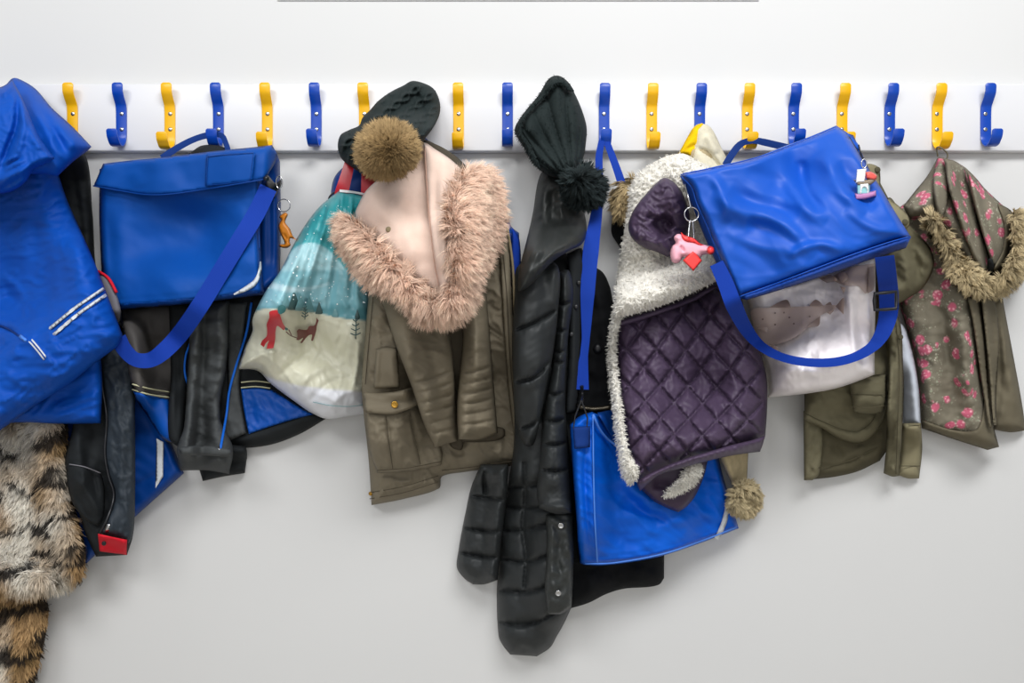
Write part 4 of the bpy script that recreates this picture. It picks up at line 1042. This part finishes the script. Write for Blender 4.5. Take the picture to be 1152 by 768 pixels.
fur('pompom', '656,189 668,193 677,203 678,216 672,227 660,232 646,229 637,219 636,205 644,194', M['furdark'], t, darkp, 5500, 11, flow=pomflow(657, 210), thick=.05, R=20, base_r=12, seed=24, clump=320, cl=.5, jit=.45, width=.0010, root_dark=.5, tip=1.7)

# ================================================================== right heap
# --- floral coat
t = thing('floral_coat', 'brown coat with pink flower print lining and beige fur trimmed hood, far right', 'coat', (1058, 172, .04))
tube('hang_loop', [(1063, 183, .05), (1066, 174, .054), (1060, 167, .057), (1054, 166, .052), (1055, 176, .045)], .0013, M['floral_hem'], t)
piece('outer_right', '1085,330* 1128,336* 1140,400 1150,455 1154,484* 1137,486 1118,483* 1108,440', M['floral_hem'], t, thick=.035, R=14, base_r=20,
      folds=[(.006, 6, '1128,345 1134,400 1146,470'), (-.005, 4, '1120,350 1124,400 1122,470'), (.004, 3, '1118,372 1126,366 1130,372 1131,400 1131,425', 's')], noise=[(.003, 20, 20, 0, 's')])
piece('body', '1008,236* 1024,226 1044,228 1066,262 1096,330* 1100,380 1104,430 1112,470 1124,502* 1111,506* 1075,494 1037,481* 1034,455 1028,400 1010,330', M['floral'], t, thick=.055, R=18, base_r=24,
      folds=[(.008, 9, '1045,350 1052,400 1060,470'), (-.007, 7, '1060,345 1066,400 1075,450'), (.006, 7, '1080,350 1086,400 1092,460'), (.005, 5, '1062,430 1078,425 1095,436'), (-.004, 4, '1060,450 1080,460 1098,458'), (.006, 5, '1035,410 1046,440 1050,470')], noise=[(.003, 26, 18, 20, 's'), (.002, 22, 12, -20, 'ridge', 6)])
patch('hem', '1036,472* 1075,484 1100,481 1108,440 1104,424* 1111,440 1118,480 1124,502.5* 1111,506* 1075,494.5 1037,481.5*', M['floral_hem'], t, thick=.004, label='plain brown hem')
piece('front_facing', '1088,334* 1104,334 1109,380 1112,430 1117,480* 1113,482 1106,440 1100,400 1094,360', M['floral_hem'], t, thick=.008, R=5, base_r=6, noise=[(.002, 30, 5, 0, 'ridge')], label='plain brown front facing')
piece('front_edge', '1104,336* 1118,336 1124,380 1121,440 1121,478* 1118,478 1114,430 1109,380', M['floral_hem'], t, thick=.008, R=5, base_r=6, noise=[(.002, 30, 5, 0, 'ridge', 4)], label='plain brown front edge')
ns = dict(noise=[(.003, 20, 12, 70, 's')])
piece('hood', '1055,177* 1064,178 1084,187 1096,199 1107,212 1127,230 1140,240 1142,275 1130,306 1118,318 1098,312 1078,282 1058,250 1044,246 1022,246* 1016,232* 1030,214 1043,198', M['floral'], t, thick=.05, R=16, base_r=20, step=2,
      folds=[(.006, 7, '1050,190 1046,215 1040,235')], **ns)
piece('hood', '1055,177.5* 1062,179 1067,210 1064,238 1058,248* 1054,238 1050,215 1050,196', M['floral'], t, thick=.012, R=6, base_r=6, step=2)
piece('hood', '1062,178* 1074,181 1085,188* 1094,220 1102,255 1114,290 1112,304 1104,308* 1092,285 1076,240 1067,210', M['floral'], t, thick=.02, R=8, base_r=6, step=2, folds=[(-.006, 4, '1078,195 1090,240 1104,290')])
piece('hood', '1086,188* 1098,200 1108,212 1127,230 1139,242 1138,266 1130,298 1119,304* 1113,288 1103,255 1094,222', M['floral'], t, thick=.03, R=11, base_r=6, step=2, folds=[(.005, 7, '1108,225 1118,255 1122,290')])
piece('hood_shade_patch', '1111,292* 1115,290 1118,297 1118,305 1114,310* 1111,303', M['black'], t, thick=.002, R=3, base_r=4, base=None, label='dark patch painting the shade between the folds')  # black patch laid in as the shade deep between the folds
patch('hood_band', '1122,228* 1138,238 1142,262 1134,296 1126,310* 1118,304 1128,282 1130,258', M['floral_hem'], t, thick=.003, label='plain brown band inside the hood edge')
def beige(x, y): return np.array(lin('#c4b28c')) * (1 + .3 * pnoise(x / 6, y / 6, 5) + .2 * pnoise(x / 15, y / 15, 8))[:, None]
def beflow(x, y):
    cx, cy = 1100, 240; dx, dy = x - cx, y - cy; l = np.hypot(dx, dy) + 1e-6
    return np.stack([dx / l * .35, dy / l * .35 + .35], axis=1)
fur('fur_trim', '1041,244 1050,240 1059,249 1066,262 1075,275 1086,292 1098,304 1110,311 1122,311 1131,300 1138,282 1138,262 1137,246 1142,236 1150,237 1154,250 1154,280 1150,304 1140,320 1124,331 1106,331 1090,327 1074,314 1062,294 1052,276 1043,260', M['fur'], t, beige, 14000, 10, flow=beflow, thick=.032, R=11, base_r=10, seed=31, clump=900, cl=.55, jit=.45, width=.0006, root_dark=.6, tip=1.2)

# --- khaki jacket
t = thing('cotton_jacket', 'khaki cotton jacket with pale lining, behind the fish print bag', 'jacket', (985, 185, .04))
piece('hem_back', '905,440* 1000,430 1000,500 990,518* 965,530 940,536 914,539 905,540*', M['khaki_dk'], t, thick=.03, R=10, base_r=20, folds=[(-.003, 3, '912,526 950,522 990,505', 'c'), (.005, 6, '968,500 972,520'), (-.006, 5, '935,500 950,515')], noise=[(.002, 20, 14, 0, 's')], label='hem with shade in its colour')
piece('front_edge', '904,462* 922,466 926,490 925,512 921,534 914,540* 904.5,540*', M['khaki'], t, thick=.008, R=5, base_r=6, noise=[(.003, 6, 8, 0, 's')])
piece('upper_body', '960,186 974,184 982,190 990,205 1000,224 1008,240 1010,300 1000,430 960,440 930,440 940,300', M['khaki'], t, thick=.03, R=16, base_r=20)
piece('back_collar', '971,186* 978,184 987,187 990,192 990.5,214* 972,214*', M['khaki_lt'], t, thick=.006, R=4, base_r=8, lift=.004)
dome('button', 987, 191, 3.4, M['khaki_dk'], t, label='dark khaki button')
piece('lining', '1004,360* 1016,366 1024,388 1029,408 1034,440 1036,477* 1016,478* 1010,420', M['paleblue'], t, thick=.02, R=8, base_r=12, label='pale blue grey lining', noise=[(.002, 18, 18, 0, 's')])
piece('inner_hem', '1015,476* 1036,475.5* 1037.5,505 1034,538* 1022,538 1010,534*', M['khaki_lt'], t, thick=.02, R=8, base_r=12, folds=[(-.002, 2, '1012,524 1036,524', 'c')])
piece('pocket_flap', '908,425* 960,425 1000,440* 996,462 988,482 975,495 962,498 945,494 925,482 904,472*', M['khaki'], t, thick=.025, R=9, base_r=14, folds=[(-.003, 2, '906,464 940,480 965,484 982,472 990,455', 'c'), (.004, 8, '930,440 950,470')], noise=[(.003, 24, 16, 0, 's'), (.0018, 20, 12, 30, 'ridge', 6)])
for pl in ('906,465 925,474 945,482 965,485 980,475 989,458', '912,527 940,523 965,514 987,503'):
    lay_tube('seam', pl, .0007, M['khaki_dk'], t, label='darker seam')
piece('sleeve_cuff', '953,425* 998,420* 997,450 994,464* 978,466 960,464* 957,444', M['khaki'], t, thick=.025, R=10, base_r=10, folds=[(-.003, 2, '956,444 976,443 997,443', 'c'), (-.002, 2, '958,457 976,458 996,456', 'c')], noise=[(.002, 18, 12, 0, 's')])
piece('front_placket', '996,350 1008,352 1014,370 1016,410 1017,440 1015,480 1012,535* 1004,536 994,532* 997,500 998,460 1000,420', M['khaki'], t, thick=.02, R=8, base_r=12, folds=[(.004, 3, '1008,365 1011,430 1009,530'), (-.003, 3, '1002,420 1003,470 1001,530')], noise=[(.0035, 8, 10, 0, 's'), (.002, 7, 9, 20, 'ridge', 5)])
for pl in ('956,444 976,443.5 996,444', '958,457 977,458.5 995,456', '1008,362 1012,410 1010,470 1008,533', '1022,478 1036,478', '1014,524 1035,524'):
    lay_tube('seam', pl, .0007, M['khaki_dk'], t, label='darker seam')
dome('button', 1013, 379, 3, M['khaki_dk'], t)
piece('sleeve', '1000,222 1012,236 1022,252 1036,266 1047,280 1051,296 1046,312 1036,326 1024,334 1012,341 1000,346 985,330 985,250', M['khaki'], t, thick=.055, R=20, base_r=18, step=2.2,
      folds=[(.008, 7, '1010,270 1020,300 1018,330'), (-.008, 5, '1020,275 1032,300 1030,322'), (.006, 5, '1035,275 1044,300'), (-.006, 5, '1006,290 1010,320')], noise=[(.003, 16, 12, 40, 's'), (.0012, 20, 10, 60, 'ridge', 4)])
piece('epaulette', '999,224* 1008,229 1018,238 1023,245 1023,254 1017,258* 1006,252 1000,246', M['khaki_lt'], t, thick=.006, R=4, base_r=8, lift=.003, folds=[(-.0015, 1.6, '1002,229 1018,243 1018,252', 'c')])
dome('button', 1018, 250, 3.6, M['khaki_dk'], t)

# --- yellow and cream knitted scarf with a pompom end
t = thing('scarf', 'yellow and cream knitted scarf, its tan pompom end below the quilted coat', 'scarf', (787, 145, .05))
def knitp(x, y, d): return .0011 * np.sin(x * 1.6) * np.sin(y * 1.6)
piece('knit_length', '772,165 800,160 818,180 830,300 846,420 842,505 840,546* 824,546* 812,520 806,505 790,420 780,260', M['tanknit'], t, thick=.02, R=12, base_r=20, step=2, hf=knitp, folds=[(-.004, 4, '822,505 832,545'), (.003, 4, '814,515 826,540')])
def tanp(x, y): return np.array(lin('#c0b08c')) * (1 + .25 * fbm(x / 8, y / 8, 3, 2)[:, None])
fur('pompom', '838,543 848,547 853,557 852,569 843,577 832,577 823,570 821,559 827,548', M['fur'], t, tanp, 6000, 9, flow=pomflow(836, 548, .35), thick=.035, R=16, base_r=10, seed=41, clump=500, cl=.5, jit=.3, width=.0008, root_dark=.6, tip=1.2, label='tan pompom')
piece('knit_top', '780,144 784,140 790,139 798,142 804,150 811,165 819,180 830,200 800,215 778,190 776,178 778,160', M['creamknit'], t, thick=.03, R=12, base_r=14, step=1.6, hf=knitp, base=.045, folds=[(-.007, 3, '783,166 795,172 805,182 815,196'), (.005, 5, '795,150 808,172')])
piece('yellow_tip', '763,173* 768,164 774,153 780,143.5 786,139.5 791,139 789,150 788,160 786,168 780,172 778,178 772,174', M['yellowknit'], t, thick=.018, R=8, base_r=10, step=1.6, hf=knitp, base=.055, folds=[(-.005, 2.5, '766,172 778,165 787,163')], label='bright yellow end stripe')

# --- pale pink plastic bag with a fish print
t = thing('carrier_bag', 'pale pink plastic bag with a brown fish print, under the tilted blue bag', 'bag', (915, 300, .06))
piece('bag_body', '836,320* 880,300 930,290 985,290* 985,340 984,380 984,421* 972,426 953,433 935,438 915,441.5 900,443.5 864,447* 864,436 862,420 857,405 853,390 849,368', M['fish_bag'], t, thick=.085, R=40, base_r=34, step=2,
      folds=[(.007, 4, '952,310 956,350 962,400 968,425'), (-.006, 4, '965,330 968,380 972,415'), (.006, 4, '975,320 978,370 980,415'), (-.006, 5, '900,420 918,395 932,380'), (.006, 4, '905,395 915,382 925,405', 's'), (.006, 5, '870,425 895,415 925,425'), (-.005, 4, '880,436 905,428 950,425'), (.007, 5, '948,318 965,322 978,318', 's'), (.005, 4, '865,330 900,320 930,310'), (-.004, 4, '860,340 880,330')],
      noise=[(.0012, 22, 12, 60, 'ridge', 3), (.0012, 26, 12, 15, 'ridge', 8)])
pk = dict(step=1.5, base_r=6, lift=.0012, thick=.0001, R=1, sheet=True)
patch('printed_fish', '845,349 866,346* 888,345 917,344 930,343* 941,343* 941,347* 930,351 922,356 908,369 891,381 871,387.5 855,386 849,370', M['fish'], t, label='brown printed fish body', **pk)
for o in ('865,346* 880,338 886,337.5 890,345.5*', '910,344* 917,337 922,339 926,343.5*', '928,343* 934,339.5 936,343*', '940,344.5* 949,335 949,353.5*', '906,369* 923,355* 921,366 912,368*', '850,367.5* 864,368* 863,374*', '865,386* 875,391 874,397*', '930,351* 938,348.5 934,354*'):
    patch('printed_fin', o, M['fish_dk'], t, label='darker printed fin', **pk)
for x_, y_ in ((855, 353), (863, 353), (872, 352), (882, 351.5), (893, 351), (905, 349.5), (915, 348.5), (858, 359), (866.5, 359), (877, 357.5), (888, 357), (899, 356.5), (911, 356), (872, 365), (883, 363.5), (893, 364)):
    patch('printed_spot', '%g,%g %g,%g %g,%g %g,%g' % (x_ - 1.2, y_, x_, y_ - 1.2, x_ + 1.2, y_, x_, y_ + 1.2), M['fish_spot'], t, step=.8, base_r=4, lift=.0012, thick=.0001, R=1, sheet=True)
for o, mm in (('938,309* 960,300 984,296* 982,318 974,330 966,322 950,321 938,316*', 'fish'), ('938,310* 950,306 954,313 948,318*', 'fish_dk'), ('978,300* 984,299* 983,325 976,330*', 'fish_dk'), ('945,322* 951,324 949,330*', 'fish_dk'), ('921,313* 934,309 942,315 930,318*', 'fish_dk')):
    patch('printed_patch', o, M[mm], t, label='brown printed patch near the bag top', **pk)

# --- white sherpa and purple quilted coat
t = thing('quilted_coat', 'white sherpa and purple quilted coat, in front of the lowest blue bag', 'coat', (770, 175, .06))
piece('hem_back', '716,540 740,520* 797,514* 792,535 782,558 772,570 763,576* 748,570 734,562', M['purple_dk'], t, thick=.02, R=8, base_r=14, folds=[(-.006, 5, '735,545 755,548')], label='inside of the hem, shade in its colour')
def white(x, y): return np.tile(np.array(lin('#f4f0e6')), (len(x), 1)) * (1 + .06 * pnoise(x / 7, y / 7, 3)[:, None])
FW = dict(flow=(0, .35), clump=2500, cl=.3, jit=.6, width=.0006, root_dark=1.0, tip=1.0, curl=.1)
fur('hem_sherpa', '787,521 790,528 786,538 779,547 765,554 752,559 746,558 750,552 760,544 768,532 774,524', M['fur'], t, white, 1500, 4, thick=.012, R=6, base_r=6, seed=50, **FW)
def qlt(x, y, d):
    u = ((x - 700) * .77 + (y - 357) * .64) / 25.5 + .18 * np.sin(y / 40); v = (-(x - 700) * .72 + (y - 357) * .69) / 25.5 + .15 * np.sin(x / 35)
    du = np.abs(np.mod(u, 1) - .5); dv = np.abs(np.mod(v, 1) - .5)
    q = (0.5 - np.maximum(du, dv)) * 25.5
    r = np.clip(q / 9, 0, 1)
    low = np.clip((x - (700 - 0)) / 60, 0, 1)
    g = .0036 * np.exp(-(q / 7) ** 2) * (pnoise(x / 5, y / 5, 8))
    return .0105 * (np.sqrt(1 - (1 - r) ** 2) - .6) - .008 * np.exp(-(q / 1.8) ** 2) + g
piece('quilted_body', '692,350 720,345 754,335 790,325 808,312* 822,344 838,364 851,384 859,408 863,430 863,460 861,490* 840,498 824,505 800,510 770,520 738,530 718,545* 708,530 703,500 696,450 691,400', M['purple'], t, thick=.075, R=30, base_r=34, step=1.55, hf=qlt,
      folds=[(-.008, 6, '790,400 785,440 800,480'), (.006, 10, '740,380 735,440 750,500'), (.008, 10, '820,400 830,450 838,490'), (-.006, 5, '800,430 815,465 818,500')], noise=[(.0013, 18, 10, 40, 'ridge', 5), (.003, 40, 40, 0, 's')])
piece('yoke_band', '695,360* 720,352 754,341 780,330 803,316* 808,322* 784,337 756,348 722,360 697,367*', M['purple'], t, thick=.008, R=4, base_r=6)
def gath(x, y, d): return .0018 * np.sin((x - .2 * y) * .9)
piece('hem_band', '717,542 738,529 770,516 800,507 824,500 845,495 861,490* 858,500 855,508* 838,510 820,513 790,520 765,527 742,534 728,545 720,552*', M['purple'], t, thick=.014, R=6, base_r=8, step=1.6, hf=gath, label='gathered purple hem band')
def sherpa(x, y, d): return .005 * (1 - np.abs(pnoise(x / 7.5 + .5 * pnoise(x / 9, y / 9, 60), y / 4.2, 61)) * 2) + .003 * pnoise(x / 14, y / 12, 62)
fur('sherpa_edge', '692,345 702,350 697,362 693,385 694,415 697,440 701,470 704,495 710,515 718,530 716,538 708,544 699,530 696,508 692,480 688,450 685,420 684,395 687,368', M['fur'], t, white, 3600, 4, thick=.016, R=7, base_r=8, seed=51, label='white sherpa edge', hf=sherpa, **FW)
fur('sherpa_body', '742,179 756,174 770,173 785,181 800,190 808,215 812,260 812,312 804,317 780,328 754,340 724,350 697,357 690,357 692,330 695,305 698,285 703,255 706,230 708,212 718,195', M['fur'], t, white, 12000, 3.6, thick=.06, R=26, base_r=26, seed=52, step=1.4, hf=sherpa, **FW)
piece('hood_lining', '747,200 757,204 766,214 772,228 776,245 772,264 764,283* 756,287 751,289* 738,283 726,279 714,271 708,262 707,252 711,240 717,230 726,219 736,208', M['purple'], t, thick=.032, R=12, base_r=12, step=1.6,
      folds=[(-.03, 7, '736,246 744,256 750,268'), (-.02, 4, '742,244 752,248 756,258'), (.008, 5, '716,240 730,236 742,242 750,238', 's'), (.007, 5, '716,262 730,268 742,276'), (.007, 6, '750,215 758,235 766,255'), (-.008, 4, '726,246 738,244 748,250'), (.006, 4, '738,262 746,275 752,284')], noise=[(.004, 14, 8, 20, 'ridge', 3)], label='satin purple hood lining')
# --- tilted royal blue bag
t = thing('book_bag', 'smooth royal blue bag hung tilted from the yellow hook, key charms on both sides', 'bag', (840, 165, .07))
ribbon('handle', [(816, 186, .10), (822, 176, .09), (830, 165, .07), (837, 160, .05), (848, 158, .048), (860, 160, .06), (873, 163, .08), (886, 166, .10)], [8, 8, 8, 7, 7, 8, 8, 8], M['webdark'], t, thick=.003)
piece('back_panel', '765,198* 830,184 940,145* 960,152* 1018,276* 985,286 945,300 900,315 865,326 840,334* 829,337 803,290 778,230', M['bag_shade'], t, thick=.03, R=8, base_r=30, label='side and underside with shade in the colour')
piece('shoulder_strap_top', '938,143* 948,146 957,152* 968,166 966,170* 950,158', M['bag_right'], t, thick=.004, R=3, base_r=10, label='strap end at the top corner')
piece('front_panel', '765,196* 792,190 819,184 838,181 858,174 875,167 910,154 941,141* 948,146 954,152* 972,182 990,210 1008,240 1025,267* 1000,274 960,288 920,303 875,320 830,335.5* 818,308 806,280 795,252 784,228 778,210', M['bag_right'], t, thick=.06, R=7, base_r=50, lift=.006, step=2.2,
      folds=[(.009, 10, '800,215 830,235 870,245 915,290'), (-.007, 8, '820,215 860,232 900,240'), (.007, 8, '875,170 885,200 905,230 930,250'), (-.007, 7, '900,180 905,210 925,240'), (.007, 9, '925,170 945,210 975,240'), (-.006, 8, '945,180 960,210 985,235'), (.006, 8, '815,260 850,275 890,285'), (-.006, 7, '840,250 880,262 905,285'), (.007, 5, '885,290 905,278 925,275 950,282'), (.006, 6, '950,235 980,255 1015,262'), (.006, 6, '800,195 815,225 818,250'), (-.0025, 2.5, '832,329 880,312 960,281 1018,262', 'c')],
      noise=[(.004, 60, 34, 30, 's'), (.0006, 40, 22, 25, 'ridge', 4)])
for pl in ('767,199 778,211 784,229 795,253 806,281 818,309 830,334', '832,333.5 875,318 920,301 960,286 1000,272.5 1022,266.5', '768,195.5 819,185 858,175 910,155 940,142.5'):
    lay_tube('edge_piping', pl, .0009, M['bag_right'], t, label='piped edge')
piece('bottom_gusset', '829,334* 875,319 920,302 960,287 1000,273 1025,266* 1019,279* 985,290 945,304 900,319 865,330 840,337.5*', M['bag_shade'], t, thick=.014, R=5, base_r=8, lift=-.012, label='underside with shade in the colour')
ribbon('shoulder_strap', [(806, 296), (816, 318), (826, 344), (840, 371), (856, 389), (878, 401), (905, 407), (935, 407.5), (960, 402), (980, 391), (992, 376), (999, 355), (1000, 335), (998, 312), (995, 288)], [16, 18, 19, 15, 11, 9.5, 9.5, 10, 10, 12, 17, 21, 22, 22, 22], M['web'], t, lift=.003, win=15)
db = depth_at(995, 338, 8)
tube('buckle', [(984, 330, db + .003), (996, 329, db + .005), (1008, 328, db + .003), (1008.5, 338, db + .003), (1008, 347, db + .003), (996, 348, db + .005), (984, 348.5, db + .003), (983.5, 338, db + .003)], .0027, M['blackplastic'], t, closed=True, label='black strap slider')
tube('clip', [(954, 155, .12), (960, 165, .125), (965, 174, .125), (970, 179, .12)], .0032, M['blackplastic'], t, label='black snap clip')
tube('clip_loop', [(970, 179, .12), (968, 171, .122), (966, 163, .118)], .0013, M['blackplastic'], t)

# --- key ring with a pink plush animal and a red tag
kd = depth_at(775, 250, 14) + .008
t = thing('keyring', 'steel key ring with a pink plush animal and red diamond tag', 'key ring', (778, 241, kd))
ring('ring', 778, 241, kd, 8, .0011, M['chrome'], t)
tube('strap_loop', [(771, 208, kd - .012), (774, 220, kd - .002), (777, 234, kd)], .0022, M['screw'], t, label='grey strap loop')
tube('chain', [(776.5, 248, kd), (775.5, 255, kd + .001), (774, 271, kd + .004)], .0013, M['chrome'], t)
tube('chain', [(779, 249, kd), (780, 258, kd + .001), (781, 274, kd + .004)], .0011, M['chrome'], t)
plush('plush_body', '762,263 767,264 771,269 779,271 789,274 797,276 802,278 802,285 795,286 790,287 788,290 782,291 773,290 768,289 766,293 761,296 756,294 754,285 756,277 760,273 758,267', M['pinkplush'], t, kd - .004, .018, 8, folds=[(-.004, 2, '765,276 770,284'), (-.003, 1.5, '764,270 769,273')])
plush('red_nose', '795.5,279 799,276.5 803.5,279 803.5,284 799,286.5 795.5,284', M['redtag'], t, kd + .012, .009, 4)
plush('red_ribbon', '766,261* 770,264 775,266 781,268 787,273 792,276 787,276 780,273 774,272 769,270 767,266', M['redtag'], t, kd + .006, .006, 3, folds=[(-.002, 1, '768,265 785,273'), (.002, 1, '772,266 776,271')])
plush('diamond_tag', '768,293* 780,281* 790,293* 780,305*', M['redtag'], t, kd + .012, .003, 2)

# --- key ring with small charms at the right corner
kd = depth_at(972, 200, 12) + .006
t = thing('keyring', 'small key charm of a teal house on a mauve base', 'key ring', (972, 190, kd))
ring('ring', 972, 184, kd, 5, .0009, M['chrome'], t, sq=.6)
tube('chain', [(972, 188, kd), (971, 192, kd + .003), (970, 196, kd + .006)], .0009, M['chrome'], t)
plush('house', '963.5,203* 979,202* 979,219.5* 964,219.5*', M['tealplastic'], t, kd - .001, .009, 2)
plush('house_front', '967,206* 977.5,205* 977.5,218.5* 975,218.5* 975,213 972.5,210.5 970,213 969.5,218.5* 967,218.5*', M['whiteplastic'], t, kd + .007, .003, 1)
plush('roof', '960,202* 972,202 983,199.5* 985,203.5* 979,208 965,209*', M['brownplastic'], t, kd + .002, .008, 2)
plush('red_charm', '973,193.5* 980,193 987,198 984,203 974,201*', M['coral'], t, kd + .003, .009, 3)
plush('white_tag', '964,190.5* 975,189.5* 973,205* 962.5,206*', M['whiteplastic'], t, kd + .008, .003, 1)
plush('base', '961.5,217.5* 974,216.5 985.5,214* 986,220.5* 974,224 962,225*', M['mauve'], t, kd, .011, 2)
# ================================================================== camera, light
cam = bpy.data.cameras.new('camera'); co = bpy.data.objects.new('camera', cam); C.objects.link(co)
co.location = (0, -DIST, ZC); co.rotation_euler = (math.pi / 2, 0, 0)
cam.sensor_width = 36; cam.lens = 36 * DIST / (1152 * S); cam.clip_start = .02
bpy.context.scene.camera = co

def area(name, loc, target, sx, sy, power, col=(1, 1, 1)):
    l = bpy.data.lights.new(name, 'AREA'); l.shape = 'RECTANGLE'; l.size = sx; l.size_y = sy; l.energy = power; l.color = col
    o = bpy.data.objects.new(name, l); C.objects.link(o); o.location = loc
    o.rotation_euler = (Vector(target) - Vector(loc)).to_track_quat('-Z', 'Y').to_euler()
    return o
area('ceiling_light', (.55, -1.9, 2.75), (.1, 0, .9), 1.4, .6, 50)
area('ceiling_light_far', (-1.3, -2.6, 2.7), (-.2, 0, .9), 1.4, .6, 30)
area('front_fill', (.4, -3.4, 1.3), (0, 0, .9), 2.4, 1.6, 17)  # soft fill added behind the camera to brighten the fronts
w = bpy.data.worlds.new('room_light'); bpy.context.scene.world = w; w.use_nodes = True
bg = w.node_tree.nodes['Background']; bg.inputs[0].default_value = (.93, .96, 1, 1); bg.inputs[1].default_value = .34
sc = bpy.context.scene
sc.view_settings.view_transform = 'Standard'; sc.view_settings.look = 'None'
